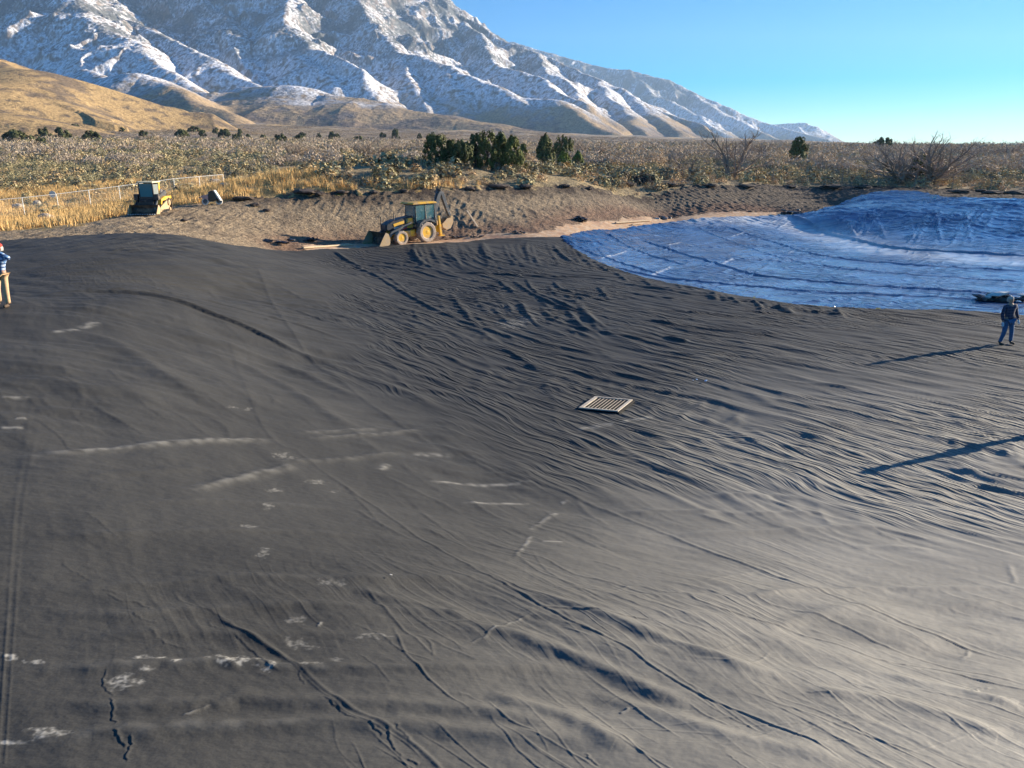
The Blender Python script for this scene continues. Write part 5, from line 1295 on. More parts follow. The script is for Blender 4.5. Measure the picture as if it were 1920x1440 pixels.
clods = [(574, 363, 46, 9), (455, 374, 36, 7), (600, 366, 20, 7), (640, 362, 26, 6), (700, 363, 16, 6), (757, 360, 18, 6), (880, 356, 20, 7), (935, 352, 40, 8), (985, 352, 30, 7), (1060, 351, 22, 6), (1105, 355, 12, 5), (1180, 349, 26, 8), (1258, 349, 30, 7), (1330, 350, 26, 6), (1400, 351, 30, 6), (1480, 352, 26, 6),
         (1560, 352, 40, 7), (1620, 353, 30, 7), (1800, 362, 40, 8), (1860, 364, 36, 8), (1905, 365, 40, 9), (1840, 360, 20, 6), (345, 415, 14, 6), (478, 386, 20, 6), (500, 396, 16, 5)]
for i, (x, y, w, h) in enumerate(clods):
    rock(x, y, w, h, ('flat' if w > 30 else ('middling' if w > 18 else 'small')) + ' dark earth clod ' + next(t for a_, t in ((400, 'on the slope below the cart'), (520, 'right of the cart'), (620, 'at the left end of the bank top'), (720, 'above the loader bucket'), (800, 'above the backhoe cab'), (900, 'right of the hoe boom'), (1010, 'below the juniper group'), (1130, 'right of the juniper group'), (1230, 'left of the dark rounded shrub'), (1300, 'right of the dark rounded shrub'), (1420, 'below the forked tree'), (1590, 'below the solitary juniper'), (1700, 'above the blue hump'), (9999, 'on the rim behind the blue liner')) if x < a_), 30 + i, m=DROCK, grp='dark clods along the top of the bank', name='earth_clod', cat='clod')

# ------------------------------------------------------------------ fences
def chain_mat():
    m = bpy.data.materials.new('chain_link_wire'); m.use_nodes = True; nt = m.node_tree; n = nt.nodes; l = nt.links
    b = n['Principled BSDF']; b.inputs['Base Color'].default_value = (.5, .5, .48, 1); b.inputs['Metallic'].default_value = .5; b.inputs['Roughness'].default_value = .5
    uv = n.new('ShaderNodeAttribute'); uv.attribute_name = 'weave'
    sp = n.new('ShaderNodeSeparateXYZ'); l.new(uv.outputs['Vector'], sp.inputs[0]); outs = []
    for sgn in (1, -1):
        a = n.new('ShaderNodeMath'); a.operation = 'MULTIPLY_ADD'; l.new(sp.outputs[1], a.inputs[0]); a.inputs[1].default_value = sgn; l.new(sp.outputs[0], a.inputs[2])
        f = n.new('ShaderNodeMath'); f.operation = 'PINGPONG'; f.inputs[1].default_value = 0.05; l.new(a.outputs[0], f.inputs[0])
        c = n.new('ShaderNodeMath'); c.operation = 'LESS_THAN'; c.inputs[1].default_value = .0016; l.new(f.outputs[0], c.inputs[0]); outs.append(c)
    mx = n.new('ShaderNodeMath'); mx.operation = 'MAXIMUM'; l.new(outs[0].outputs[0], mx.inputs[0]); l.new(outs[1].outputs[0], mx.inputs[1])
    l.new(mx.outputs[0], b.inputs['Alpha']); return m
CHAIN = chain_mat()
def fence(pts, h, step, label, name='chain_link_fence', rail=True, post_r=.035, m=SILV):
    line = [Vector(p) for p in pts]; seg = []
    total = sum((line[i + 1] - line[i]).length for i in range(len(line) - 1)); n = max(2, int(round(total / step)))
    P = []
    for k in range(n + 1):
        t = total * k / n; i = 0
        while i < len(line) - 2 and t > (line[i + 1] - line[i]).length: t -= (line[i + 1] - line[i]).length; i += 1
        p = line[i].lerp(line[i + 1], min(1, t / (line[i + 1] - line[i]).length)); p.z = ground_at(p.x, p.y) - .02; P.append(p)
    zs = [p.z for p in P]
    for k in range(len(P)): P[k].z = sum(zs[max(0, k - 2):k + 3]) / len(zs[max(0, k - 2):k + 3])
    root = empty(name, P[0], label=label, cat='fence'); O = P[0]
    pm = MB().tube((0, 0, -.3), (0, 0, h), post_r, seg=8).done('post', m, root)
    for k, p in enumerate(P):
        o = pm if k == 0 else pm.copy()
        if k: COL.objects.link(o); o.parent = root
        o.location = p - O
    b_ = MB()
    for a, c in zip(P[:-1], P[1:]): b_.tube(a - O + Vector((0, 0, h - .02)), c - O + Vector((0, 0, h - .02)), .028 if rail else .012, seg=6)
    b_.done('top_rail' if rail else 'top_wire', m, root)
    if not rail:
        b_ = MB()
        for z in (h * .28, h * .52, h * .76):
            for a, c in zip(P[:-1], P[1:]): b_.tube(a - O + Vector((0, 0, z)), c - O + Vector((0, 0, z)), .008, seg=4)
        b_.done('wire', m, root)
    if not rail: return
    co = []; uvs = []; fc = []; run = 0
    for k, p in enumerate(P):
        if k: run += (p - P[k - 1]).length
        q = p - O; co += [(q.x, q.y - .04, q.z + .03), (q.x, q.y - .04, q.z + h - .03)]; uvs += [(run, 0, 0), (run, h, 0)]
    for k in range(len(P) - 1): fc.append((2 * k, 2 * k + 2, 2 * k + 3, 2 * k + 1))
    link('mesh_panel', np_mesh('mesh_panel', np.array(co), np.array(fc), [CHAIN], smooth=False, attrs={'weave': np.array(uvs)}), root)
fa = pY(8, 413, 72); fb = pY(420, 350, 92); fl = Vector(fa) + (Vector(fa) - Vector(fb)) * .45
fence([fl, fa, fb], 1.85, 3.05, 'bright chain link fence slanting down to the left edge through dry grass')
f2 = [pY(424, 349, 92.5), pY(640, 344, 98), pY(960, 343, 99), pY(1300, 343, 100), pY(1600, 347, 98), pY(1920, 352, 94), pY(2150, 356, 92)]
fence(f2, 1.85, 4.2, 'faint far chain link fence running across behind the dirt bank', m=mat('weathered_steel', (.20, .20, .19), rough=.6, metal=.3), post_r=.03, rail=False)
# round plate on the near fence
c = Vector(pY(100, 364, 77)); MB().tube((0, -.03, 0), (0, .0, 0), .32, seg=20).done('sign', WHITE, loc=(c.x, c.y - .12, c.z), label='small blank pale round sign hung on the left chain link fence', cat='sign')
# ================================================================== PLANTS
def leaves(C, S, direction=None, spread=1.0, rng=RNG, asp=1.0):
    """one triangle per centre; direction gives the long axis"""
    n = len(C)
    a = rng.normal(size=(n, 3)); a /= np.linalg.norm(a, axis=1)[:, None]
    if direction is not None:
        a = direction + a * spread; a /= np.linalg.norm(a, axis=1)[:, None]
    b = rng.normal(size=(n, 3)); b -= a * (a * b).sum(1)[:, None]; b /= np.linalg.norm(b, axis=1)[:, None]
    S = np.asarray(S)[:, None] if np.ndim(S) else S
    v = np.stack([C + a * S * .6, C - a * S * .4 + b * S * .35 * asp, C - a * S * .4 - b * S * .35 * asp], 1)
    return v.reshape(-1, 3)

def leaves_n(C, S, N, rng=RNG, jit=.5, asp=1.0, up=None):
    """triangles whose faces look outward along N, so that a bush shades as one round body"""
    n = len(C)
    N = N + rng.normal(size=(n, 3)) * jit; N /= np.linalg.norm(N, axis=1)[:, None] + 1e-9
    a = rng.normal(size=(n, 3)) if up is None else np.array(up)[None] + rng.normal(size=(n, 3)) * .35
    a -= N * (a * N).sum(1)[:, None]; a /= np.linalg.norm(a, axis=1)[:, None] + 1e-9; b = np.cross(N, a)
    S = np.asarray(S)[:, None] if np.ndim(S) else S
    return np.stack([C + a * S * .6, C - a * S * .4 + b * S * .4 * asp, C - a * S * .4 - b * S * .4 * asp], 1).reshape(-1, 3)

def tri_col(base, n, rng=RNG, v=.3, alt=None, pa=.2):
    c = np.array(base)[None] * (1 + rng.uniform(-v, v, (n, 1)))
    if alt is not None:
        k = rng.random(n) < pa; c[k] = np.array(alt)[None] * (1 + rng.uniform(-v, v, (k.sum(), 1)))
    return np.repeat(c, 3, 0)

def leaf_mat(name, trans=0.0, rough=.8):
    m = attr_mat(name, rough=rough, spec=.2)
    if trans:
        b = m.node_tree.nodes['Principled BSDF']; b.inputs['Subsurface Weight'].default_value = 0
    return m
M_SAGE = leaf_mat('sage_leaves'); M_TWIG = leaf_mat('bare_twigs'); M_JUN = leaf_mat('juniper_needles'); M_GRASS = leaf_mat('dry_grass_blades'); M_BARK = attr_mat('bark', rough=.95)

def sage_t(n, size, rng):
    th = rng.uniform(0, 2 * np.pi, n); ph = np.arccos(rng.uniform(0.0, 1, n)); r = rng.uniform(.45, 1, n) ** .6
    lob = 1 + .28 * np.sin(th * 3 + rng.uniform(0, 6)) * np.sin(ph * 2)
    D = np.stack([np.sin(ph) * np.cos(th), np.sin(ph) * np.sin(th), np.cos(ph)], 1)
    C = D * (r * lob)[:, None] * np.array([.55, .55, .62]) + np.array([0, 0, .04])
    return leaves_n(C, rng.uniform(.6, 1.4, n) * size * 1.0, D + np.array([0, 0, .25]), rng, .45)
def brush_t(n, size, rng, w=.5, h=1.0):
    th = rng.uniform(0, 2 * np.pi, n); r = np.sqrt(rng.uniform(0, 1, n)); z = rng.uniform(.12, 1, n)
    top = np.sqrt(np.clip(1 - r ** 2 * .85, 0, 1)) * (1 + .18 * np.sin(th * 4 + rng.uniform(0, 6)))
    C = np.stack([r * np.cos(th) * w, r * np.sin(th) * w, z * top * h], 1)
    D = np.stack([np.cos(th) * r * .6, np.sin(th) * r * .6, np.full(n, 1.0)], 1)
    N_ = np.stack([np.cos(th) * r, np.sin(th) * r, z * .7], 1); return leaves_n(C, rng.uniform(.6, 1.5, n) * size * 1.1, N_ + np.array([.35, 0, .35]), rng, .9, asp=.28, up=(0, 0, 1))
def grass_t(n, rng):
    x = rng.normal(0, .16, n); y = rng.normal(0, .16, n); h = rng.uniform(.3, .8, n); a = rng.uniform(0, np.pi, n); l = rng.normal(0, .16, (n, 2))
    w = .022
    p = np.stack([x, y, np.zeros(n)], 1); d = np.stack([np.cos(a), np.sin(a), np.zeros(n)], 1) * w
    return np.stack([p - d, p + d, p + np.stack([l[:, 0], l[:, 1], h], 1)], 1).reshape(-1, 3)

def bake(name, templates, cols, pos, sc, m, label, cat, rng=RNG, zs=None, **kw):
    """many copies of small templates in one mesh"""
    n = len(pos); k = rng.integers(0, len(templates), n); cos_, sin_ = np.cos(a := rng.uniform(0, 6.28, n)), np.sin(a)
    V = []; Cc = []
    for t, T in enumerate(templates):
        q = np.nonzero(k == t)[0]
        if len(q) == 0: continue
        X = T[None, :, 0] * cos_[q, None] - T[None, :, 1] * sin_[q, None]; Yy = T[None, :, 0] * sin_[q, None] + T[None, :, 1] * cos_[q, None]
        s = sc[q][:, None]; z = T[None, :, 2] * (zs[q][:, None] if zs is not None else s)
        V.append(np.stack([X * s + pos[q, 0:1], Yy * s + pos[q, 1:2], z + pos[q, 2:3]], 2).reshape(-1, 3))
        cc = cols[q][:, None, :] * (1 + np.repeat(rng.uniform(-.18, .18, (len(q), T.shape[0] // 3)), 3, 1)[:, :, None])
        Cc.append(cc.reshape(-1, 3))
    V = np.concatenate(V); Cc = np.concatenate(Cc)
    F = np.arange(len(V)).reshape(-1, 3)
    return link(name, np_mesh(name, V, F, [m], smooth=False, attrs={'albedo': Cc}, corners=3), label=label, cat=cat, kind='stuff', **kw)

def scatter(n, y0, y1, umax, rng=RNG, umin=None, power=1.0):
    y = np.sqrt(rng.uniform(y0 * y0, y1 * y1, n)); u = rng.uniform(-umax if umin is None else umin, umax, n)
    return u * y, y
rng = np.random.default_rng(21)
ZONES = [(230, 'below the golden hill'), (330, 'behind the track loader'), (520, 'behind the small wheeled cart'), (680, 'between the cart and the backhoe'), (830, 'above the backhoe'), (930, 'below the left half of the juniper group'), (1040, 'below the right half of the juniper group'), (1200, 'just right of the juniper group'),
         (1350, 'left of the forked leafless tree'), (1500, 'around the solitary juniper'), (1650, 'above the hump of the blue liner'), (1790, 'by the spreading leafless tree'), (9999, 'near the right edge')]
def zone(x, y, z):
    u_ = project(x, y, z)[0]
    return next(t for a, t in ZONES if u_ < a)
dpoly = np.array(DIRT_POLY)
# hill surface so that brush can stand on it too
# ---- sagebrush
SAGE_C = [(0.38, 0.335, 0.185), (0.46, 0.37, 0.19), (0.55, 0.40, 0.21), (0.27, 0.235, 0.155)]
x, y = scatter(52000, 62, 330, .80, rng)
gx_ = in_poly(x, y, DIRT_POLY); grs = in_poly(x, y, upoly([(0, 362), (130, 362), (420, 345), (640, 356), (900, 356), (860, 358), (560, 366), (400, 381), (215, 408), (160, 424), (0, 434)]) + [(-70, 44), (-90, 80)])
dens = np.clip(.75 + fbm(x / 14, y / 14, 500, 3) * 1.8, .06, 1) * np.where(grs, .10, 1) * np.clip(1.25 - (y - 130) / 260, .35, 1)
dens = np.maximum(dens, .95 * np.exp(-((y - np.interp(x, wx[so], wy[so]) - 7) / 8) ** 2) * (x > -12))
near_rim = y < np.interp(x, wx[so], wy[so]) + .6
ok = ~gx_ & ~near_rim & (rng.random(len(x)) < dens)
x, y = x[ok], y[ok]; zz = ground_v(x, y)
size = rng.uniform(.5, 1.35, len(x)) * rng.choice([1, 1, 1, 1.5], len(x)) * (1 + np.clip((y - 150) / 200, 0, .8))
ci = rng.choice(4, len(x), p=[.46, .26, .14, .14]); cols = np.array(SAGE_C)[ci]
close = np.exp(-((y - np.interp(x, wx[so], wy[so]) - 4) / 6) ** 2)
cols = np.where((rng.random(len(x)) < close * .55)[:, None], np.array([.56, .39, .22]), cols)
order = np.argsort(y / size); first = order[:300]; rest = order[300:]
T_near = [sage_t(150, .17, rng) for _ in range(4)]
meshes = []
for t, T in enumerate(T_near):
    for c, cc in enumerate(SAGE_C):
        meshes.append(np_mesh('sagebrush', T, np.arange(len(T)).reshape(-1, 3), [M_SAGE], smooth=False, corners=3, attrs={'albedo': tri_col(cc, len(T) // 3, rng, .3, (.13, .11, .08), .2)}))
for j, i in enumerate(first):
    left = x[i] / y[i] < -.2; right = x[i] / y[i] > .25
    tone = ('grey-green', 'olive tan', 'straw coloured', 'dark grey')[ci[i]]
    place = 'left of the backhoe, among the dry grass' if left else ('behind the blue liner at right' if right else 'above the dirt bank in the middle')
    o = link('sagebrush', meshes[rng.integers(0, 4) * 4 + ci[i]], loc=(x[i], y[i], zz[i] - .03), rot=(0, 0, rng.uniform(0, 6.28)), label='%s %s sagebrush %s %s' % ('small' if size[i] < .95 else 'large', tone, 'at the rim' if y[i] < 88 else ('farther back' if y[i] > 105 else 'behind the rim'), zone(x[i], y[i], zz[i])), cat='sagebrush', group='sagebrush along the near edge of the plain')
    s = size[i] * 1.1; o.scale = (s, s, s * rng.uniform(.75, 1.0))
mid = rest[y[rest] < 160]; far = rest[y[rest] >= 160]
bake('sagebrush', [sage_t(140, .125, rng) for _ in range(6)], cols[mid], np.stack([x[mid], y[mid], zz[mid] - .03], 1), size[mid] * 1.05, M_SAGE, 'grey-green sagebrush covering the plain beyond the fence', 'sagebrush', rng)
bake('sagebrush', [sage_t(70, .18, rng) for _ in range(6)], cols[far], np.stack([x[far], y[far], zz[far] - .05], 1), size[far] * 1.1, M_SAGE, 'pale sagebrush fading into the brushy slope', 'sagebrush', rng)
# ---- dry grass
x, y = scatter(26000, 43, 112, .9, rng, umin=-.9)
patch_ = fbm(x / 5, y / 5, 510, 3)
inpoly = in_poly(x, y, upoly([(0, 345), (130, 348), (420, 332), (640, 345), (900, 347), (890, 357), (560, 367), (400, 381), (215, 406), (160, 423), (0, 434)]) + [(-62, 42), (-95, 70), (-95, 105)])
ok = inpoly & (rng.random(len(x)) < np.clip(.75 + patch_, .05, 1)); x, y = x[ok], y[ok]
gs = rng.uniform(.6, 1.15, len(x)); gc = np.array([.74, .50, .21])[None] * rng.uniform(.75, 1.12, (len(x), 1)) * np.array([1, 1, 1])[None]
bake('dry_grass', [grass_t(26, rng) for _ in range(8)], gc, np.stack([x, y, ground_v(x, y) - .02], 1), gs, M_GRASS, 'tall golden dry grass between the fence and the graded dirt', 'grass', rng)
# ---- bare oak brush
BR_C = np.array([(0.49, 0.40, 0.30), (0.55, 0.44, 0.32), (0.40, 0.33, 0.255), (0.59, 0.455, 0.29)])
x, y = scatter(13000, 125, 330, .85, rng)
cl = fbm(x / 22, y / 26, 520, 3) + .0030 * (y - 165) + .42 * sstep(-.35, 0.1, x / y)
ok = (cl > .22) & (rng.random(len(x)) < .8); x, y = x[ok], y[ok]; s = rng.uniform(1.8, 4.6, len(x)) * (1 + (y > 200) * .2); h = s * rng.uniform(.38, .62, len(x))
zz = ground_v(x, y); cc = BR_C[rng.integers(0, 4, len(x))]
od = np.argsort(y / h); f1 = od[:170]; f2_ = od[170:]
BT = [np_mesh('bare_shrub', (T := brush_t(620, .12, rng)), np.arange(len(T)).reshape(-1, 3), [M_TWIG], smooth=False, corners=3, attrs={'albedo': tri_col(BR_C[k % 4], len(T) // 3, rng, .3)}) for k in range(8)]
for i in f1:
    u_ = x[i] / y[i]; wh = 'on the sagebrush plain at left' if u_ < -.2 else ('behind the dark junipers in the middle' if u_ < .2 else 'on the low rise at right')
    o = link('bare_shrub', BT[rng.integers(0, 8)], loc=(x[i], y[i], zz[i] - .1), rot=(0, 0, rng.uniform(0, 6.28)), label='%s leafless oak shrub %s' % ('wide' if s[i] > 3.4 else ('tall' if h[i] > 1.9 else 'small'), zone(x[i], y[i], zz[i])), cat='shrub', group='leafless oak shrubs on the plain'); o.scale = (s[i], s[i], h[i])
bake('bare_brush', [brush_t(170, .17, rng) for _ in range(6)], cc[f2_], np.stack([x[f2_], y[f2_], zz[f2_] - .1], 1), s[f2_], M_TWIG, 'leafless oak brush massed on the plain', 'brush', rng, zs=h[f2_])
x, y = scatter(34000, 290, 1500, .9, rng)
cl = fbm(x / 70, y / 110, 530, 3); ok = (cl > -.25) & (rng.random(len(x)) < .85); x, y = x[ok], y[ok]
s = rng.uniform(3, 8, len(x)) * (1 + y / 1500); h = rng.uniform(.7, 1.6, len(x)) * (1 + y / 2500) * np.where(x / y > .15, .7, 1)
# keep it off the skyline hump at right so that the near crest stays the horizon
zz = ground_v(x, y); cc = BR_C[rng.integers(0, 4, len(x))] * .92
bake('far_brush', [brush_t(56, .20, rng) for _ in range(6)], cc, np.stack([x, y, zz - .2], 1), s, M_TWIG, 'distant leafless brush below the mountain', 'brush', rng, zs=h)

# ---- trees
def juniper_mesh(w, h, rng, form='round', lobes=60, per=48, leaf=.16, base=.06, col=(.038, .052, .022), gap=.0):
    C = []; D = []
    for k in range(lobes):
        z = base + (1 - base) * rng.uniform(0, 1) ** .85; th = rng.uniform(0, 2 * np.pi)
        if form == 'cone': rad = .5 * (1 - z) ** .55 + .05
        elif form == 'flame': rad = .5 * np.sqrt(max(0, np.sin(np.pi * min(1, z * .78 + .22)))) + .02
        else: rad = .5 * math.sqrt(max(0.02, 1 - (abs(z - .48) / .56) ** 2))
        r = rad * rng.uniform(.35, 1.0) ** .5
        if rng.random() < gap: continue
        c = np.array([r * w * math.cos(th), r * w * math.sin(th), z * h * .93]); ls = rng.uniform(.09, .17) * (w + h) / 2
        q = rng.normal(size=(per, 3)); q /= np.linalg.norm(q, axis=1)[:, None]; q *= rng.uniform(.3, 1, (per, 1)) ** .5
        C.append(c + q * ls * np.array([.62, .62, 1.25])); D.append(q + np.array([math.cos(th), math.sin(th), .5]) * .5)
    C = np.concatenate(C); D = np.concatenate(D); V = leaves_n(C, rng.uniform(.6, 1.4, len(C)) * leaf * 1.2, D, rng, .35, asp=.8, up=(0, 0, 1))
    return np_mesh('crown', V, np.arange(len(V)).reshape(-1, 3), [M_JUN], smooth=False, corners=3, attrs={'albedo': tri_col(col, len(C), rng, .35, (.09, .095, .03), .18)})
def trunk_mesh(w, h, rng, limbs=6, col=(.12, .09, .07)):
    b_ = MB(); b_.tube((0, 0, -.15), (rng.uniform(-.05, .05) * w, 0, h * .55), .045 * h ** .8 + .03, .03, seg=7)
    for k in range(limbs):
        a = rng.uniform(0, 6.28); z = rng.uniform(.06, .4) * h; r = rng.uniform(.25, .42) * w
        b_.tube((0, 0, z), (r * math.cos(a), r * math.sin(a), z + rng.uniform(.15, .4) * h), .05, .015, seg=5)
    me = bpy.data.meshes.new('trunk'); b_.bm.to_mesh(me); b_.bm.free(); me.materials.append(BARKM); return me
BARKM = mat('grey_brown_bark', (.13, .10, .075), rough=.95, var=.3, vscale=6)
def juniper(px, py, hp, wp, label, form='round', dist=None, group=None, lobes=70, per=50, gap=0.0, col=(.038, .052, .022), leaf=None, cr=None, tr=None):
    if dist is None: p = unproj(px, py, ZG)
    else:
        q = pY(px, py, dist); p = (q[0], q[1], ground_at(q[0], q[1]))
    s = p[1] / FPX / .97; h = hp * s; w = wp * s
    root = empty('juniper_tree', (p[0], p[1], p[2] - .05), rng.uniform(0, 6.28), label=label, cat='juniper', group=group)
    lf = leaf or max(.13, min(.6, 1.6 * p[1] / 768 * 1.1))
    cm = cr or juniper_mesh(w, h, rng, form, lobes, per, lf, gap=gap, col=col); o = link('crown', cm, root)
    tm = tr or trunk_mesh(w, h, rng); t = link('trunk', tm, root)
    if cr: root.scale = (w, w, h)
    return root
J = [(818, 309, 53, 46, 'round', 'leftmost tall dark juniper of the central group', 0, 1.0), (848, 311, 45, 34, 'flame', 'juniper with a narrow spiky top, second from the left in the central group', .15, 1.0),
     (868, 314, 46, 38, 'round', 'broad dark juniper in the middle of the central group', .1, .9), (893, 312, 58, 30, 'flame', 'open ragged juniper with gaps showing its stems in the central group', .45, 1.0),
     (915, 315, 62, 46, 'round', 'tallest juniper of the central group', .3, 1.1), (938, 312, 56, 30, 'flame', 'juniper behind the dense cone at the right of the central group', .2, 1.1),
     (960, 319, 56, 52, 'cone', 'dense cone shaped juniper closing the central group at right', 0, 1.25), (981, 303, 30, 14, 'flame', 'small thin juniper tip just right of the dense cone juniper', 0, 1.1),
     (1022, 307, 48, 36, 'cone', 'dark juniper standing left of the shrubs beside the central group', .05, 1.0), (1056, 301, 42, 34, 'round', 'flat topped juniper behind the bare shrub right of the central group', .2, 1.0),
     (1057, 320, 32, 24, 'flame', 'small bright olive juniper in front of the flat topped juniper', 0, 1.9), (1083, 318, 30, 20, 'flame', 'small rightmost juniper beside the olive one', .05, 1.4),
     (1495, 309, 45, 30, 'round', 'solitary dark juniper half hidden by grey brush on the right plain', .05, 1.0), (1657, 275, 22, 32, 'round', 'round juniper standing on the skyline at right', 0, 1.0),
     (1338, 269, 11, 12, 'round', 'tiny juniper on the skyline under the mountain foot', 0, 1.0), (1722, 336, 44, 38, 'round', 'juniper hidden inside the large leafless spreading tree', .1, 1.1)]
for px, py, hp, wp, fm, lb, gp, br in J:
    d = {1657: 285, 1338: 420, 1495: 150, 1722: 108}.get(px)
    juniper(px, py, hp, wp, lb, fm, gap=gp, dist=d, col=(.105 * br, .12 * br, .042))
JF = [(30, 271, 23, 34), (52, 270, 18, 26), (79, 278, 18, 23), (85, 265, 22, 26), (95, 248, 12, 22), (118, 262, 20, 28), (142, 249, 14, 22), (172, 268, 20, 32), (125, 244, 10, 14), (270, 257, 11, 15), (342, 261, 16, 28), (362, 235, 10, 23), (381, 257, 11, 13), (405, 251, 10, 12), (422, 259, 15, 24), (442, 265, 12, 14),
      (450, 257, 13, 9), (466, 264, 11, 11), (494, 265, 11, 15), (527, 271, 17, 27), (563, 268, 13, 20), (567, 247, 8, 15), (622, 251, 11, 12), (631, 246, 8, 10), (673, 272, 14, 22), (718, 257, 11, 12), (742, 256, 17, 15), (787, 259, 9, 8), (229, 247, 7, 9), (10, 250, 10, 10), (160, 240, 6, 8), (598, 252, 8, 8), (620, 262, 7, 8), (80, 236, 6, 10)]
JM = [(juniper_mesh(1, 1, rng, f_, 26, 34, .17, col=(.10, .11, .05)), trunk_mesh(1, 1, rng)) for f_ in ('round', 'round', 'cone', 'flame')]
big = {0: 'widest round juniper at the far left of the slope', 1: 'olive juniper adjoining the widest one at far left', 2: 'small juniper in front of the pair left of centre slope', 3: 'dark juniper directly behind the small front one', 5: 'juniper at the lower right of the upper left cluster', 7: 'isolated round juniper right of the left cluster', 10: 'wide juniper on the slope above the track loader', 19: 'dark juniper nearest the shrubs left of the middle', 26: 'upright juniper high on the slope left of the central group'}
for i, (px, py, hp, wp) in enumerate(JF):
    k = i % 4; fr = unproj(px, py, ZG)
    juniper(px, py, hp, wp, big.get(i, ('round', 'bushy', 'pointed', 'narrow')[k] + ' little juniper ' + ('on the upper slope ' if py < 255 else 'on the lower slope ') + next(t for a_, t in ((60, 'at the left edge'), (135, 'left of the isolated round juniper'), (200, 'next to the isolated round juniper'), (360, 'below the golden hill end'), (430, 'above the wheeled cart'), (520, 'right of the cart'), (620, 'above the dark clod heap'), (720, 'above the loader bucket'), (9999, 'left of the big juniper group')) if px < a_)), group=None if i in big else 'small junipers dotted over the left slope', cr=JM[k][0], tr=JM[k][1], dist=min(fr[1], 620))

def bare_tree(px, py, hp, wp, label, seed, dist=None, spread=.9, stems=5, up=.9):
    R = random.Random(seed); q = unproj(px, py, ZG) if dist is None else pY(px, py, dist)
    p = (q[0], q[1], ground_at(q[0], q[1])); s = p[1] / FPX / .97; H_ = hp * s; W_ = wp * s
    V = []; F = []; V2 = []; F2 = []
    def seg(a, b, r0, r1, tw):
        VV, FF = (V2, F2) if tw else (V, F)
        d = (b - a).normalized(); u = d.orthogonal().normalized(); w = d.cross(u); base = len(VV)
        for pt, r in ((a, r0), (b, r1)):
            for k in range(3):
                an = 2.094 * k; VV.append(pt + (u * math.cos(an) + w * math.sin(an)) * r)
        for k in range(3): FF.append((base + k, base + (k + 1) % 3, base + 3 + (k + 1) % 3, base + 3 + k))
    def grow(a, d, ln, r, lv):
        n = 3
        for k in range(n):
            d2 = (d + Vector((R.gauss(0, .16), R.gauss(0, .16), R.gauss(.05, .1)))).normalized(); b = a + d2 * ln / n
            seg(a, b, r, r * .82, lv >= 3); r *= .82; a = b; d = d2
            if lv < 5 and k > 0 or lv in (1, 2, 3):
                for _ in range(2 if lv < 4 else 1):
                    e = (d + Vector((R.gauss(0, .75), R.gauss(0, .75), R.gauss(.15, .45)))).normalized(); grow(a, e, ln * R.uniform(.45, .68), r * .55, lv + 2 if lv < 3 else lv + 1)
        if lv < 4: grow(a, d, ln * .6, r * .8, lv + 1)
    for k in range(stems):
        a = 2 * math.pi * k / stems + R.uniform(-.3, .3); t = R.uniform(.25, 1)
        d = Vector((math.cos(a) * spread * t, math.sin(a) * spread * t, up)).normalized()
        grow(Vector((R.uniform(-.1, .1) * stems / 3, R.uniform(-.1, .1), -.1)), d, 1.0, .075, 1)
    allv_ = np.array([tuple(v) for v in V + V2]); sx = W_ / (np.percentile(allv_[:, 0], 98) - np.percentile(allv_[:, 0], 2)); sz = H_ / np.percentile(allv_[:, 2], 99)
    S = np.array([sx, sx, sz]); tr_ = max(sx, sz)
    root = empty('bare_tree', p, 0, label=label, cat='bare tree')
    cc = np.array([.30, .24, .19])
    A = np.array([tuple(v) for v in V]) * S; B2 = np.array([tuple(v) for v in V2]) * S
    link('trunk', np_mesh('trunk', A, np.array(F), [M_TWIG], attrs={'albedo': np.tile(cc * .85, (len(A), 1))}), root)
    link('crown', np_mesh('crown', B2, np.array(F2), [M_TWIG], attrs={'albedo': np.tile(cc * 1.15, (len(B2), 1))}), root)
bare_tree(1372, 345, 90, 105, 'leafless tree with a single forked trunk standing on the right plain', 3, dist=101, spread=.55, stems=2, up=1.0)
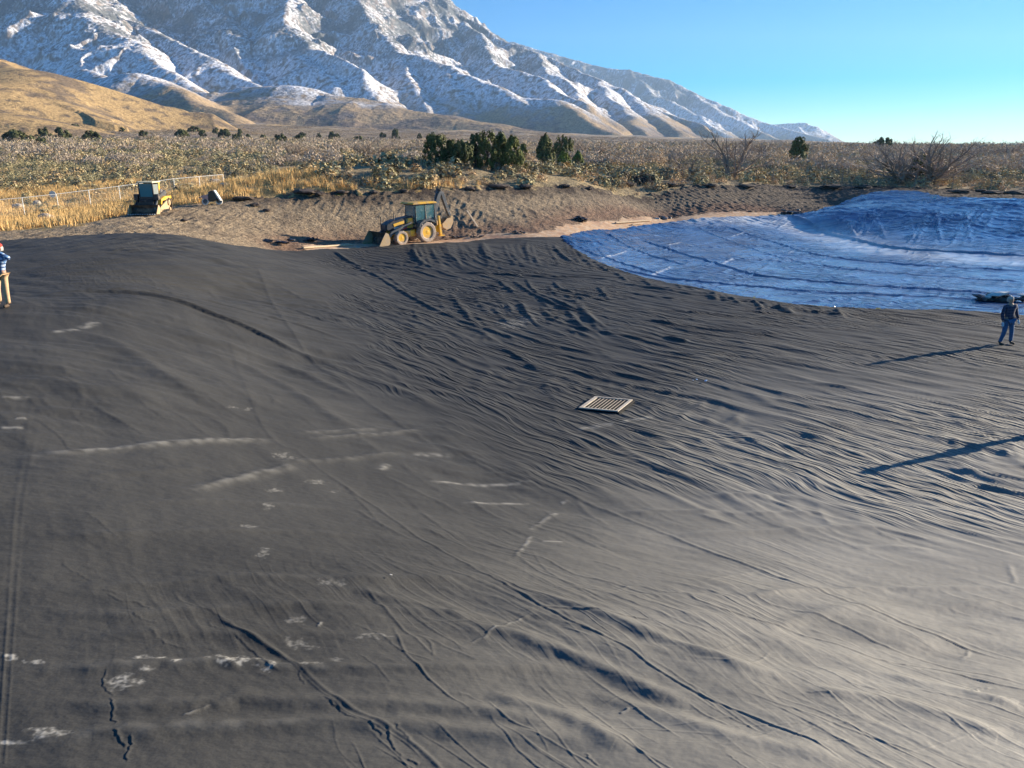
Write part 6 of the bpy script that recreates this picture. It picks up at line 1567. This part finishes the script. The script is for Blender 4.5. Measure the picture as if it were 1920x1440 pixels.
bare_tree(1725, 342, 84, 215, 'large leafless tree spreading wide from many low stems at right', 8, dist=104, spread=1.5, stems=9, up=.75)
bare_tree(1283, 340, 52, 60, 'thin leafless tree left of the forked one', 5, dist=105, spread=.6, stems=3, up=1)
bare_tree(1590, 275, 16, 60, 'low leafless thicket on the skyline right of the mountain foot', 6, dist=270, spread=1.2, stems=9, up=.7)
bare_tree(1425, 285, 30, 60, 'leafless tree on the rise left of the solitary juniper', 9, dist=180, spread=.8, stems=5)
bare_tree(1395, 272, 12, 50, 'leafless bushes under the mountain foot', 12, dist=300, spread=.8, stems=6)
bare_tree(560, 305, 36, 60, 'leafless shrub tree left of the central junipers', 13, dist=160, spread=.9, stems=6)
bare_tree(690, 305, 34, 80, 'broad leafless shrub tree above the backhoe', 14, dist=160, spread=1.0, stems=8)
bare_tree(1110, 300, 34, 60, 'leafless shrub tree right of the small olive juniper', 15, dist=165, spread=.9, stems=6)
bare_tree(1880, 300, 26, 80, 'leafless shrub tree at the right edge of the plain', 16, dist=200, spread=1.0, stems=7)
c = stand(1207, 346)
T = brush_t(900, .22, rng, .5, .8)
link('dark_shrub', np_mesh('dark_shrub', T, np.arange(len(T)).reshape(-1, 3), [M_TWIG], smooth=False, corners=3, attrs={'albedo': tri_col((.075, .06, .055), len(T) // 3, rng)}), loc=(c.x, c.y + .5, c.z), label='dense dark rounded shrub on the rim above the far end of the bank', cat='shrub').scale = (2.4, 2, 1.3)

#@@HAZE
hz = MB().box((0, 4900, 620), (14000, 10600, 1460)).done('haze', [], None, kind='stuff', label='thin blue air between the pond and the mountain', cat='haze')
hm = bpy.data.materials.new('thin_air'); hm.use_nodes = True; hn = hm.node_tree.nodes; hn.clear()
ho = hn.new('ShaderNodeOutputMaterial'); hv = hn.new('ShaderNodeVolumePrincipled'); hv.inputs['Color'].default_value = (.45, .68, 1, 1); hv.inputs['Density'].default_value = 5.6e-5; hv.inputs['Anisotropy'].default_value = .2
hm.node_tree.links.new(hv.outputs[0], ho.inputs['Volume']); hz.data.materials.append(hm)
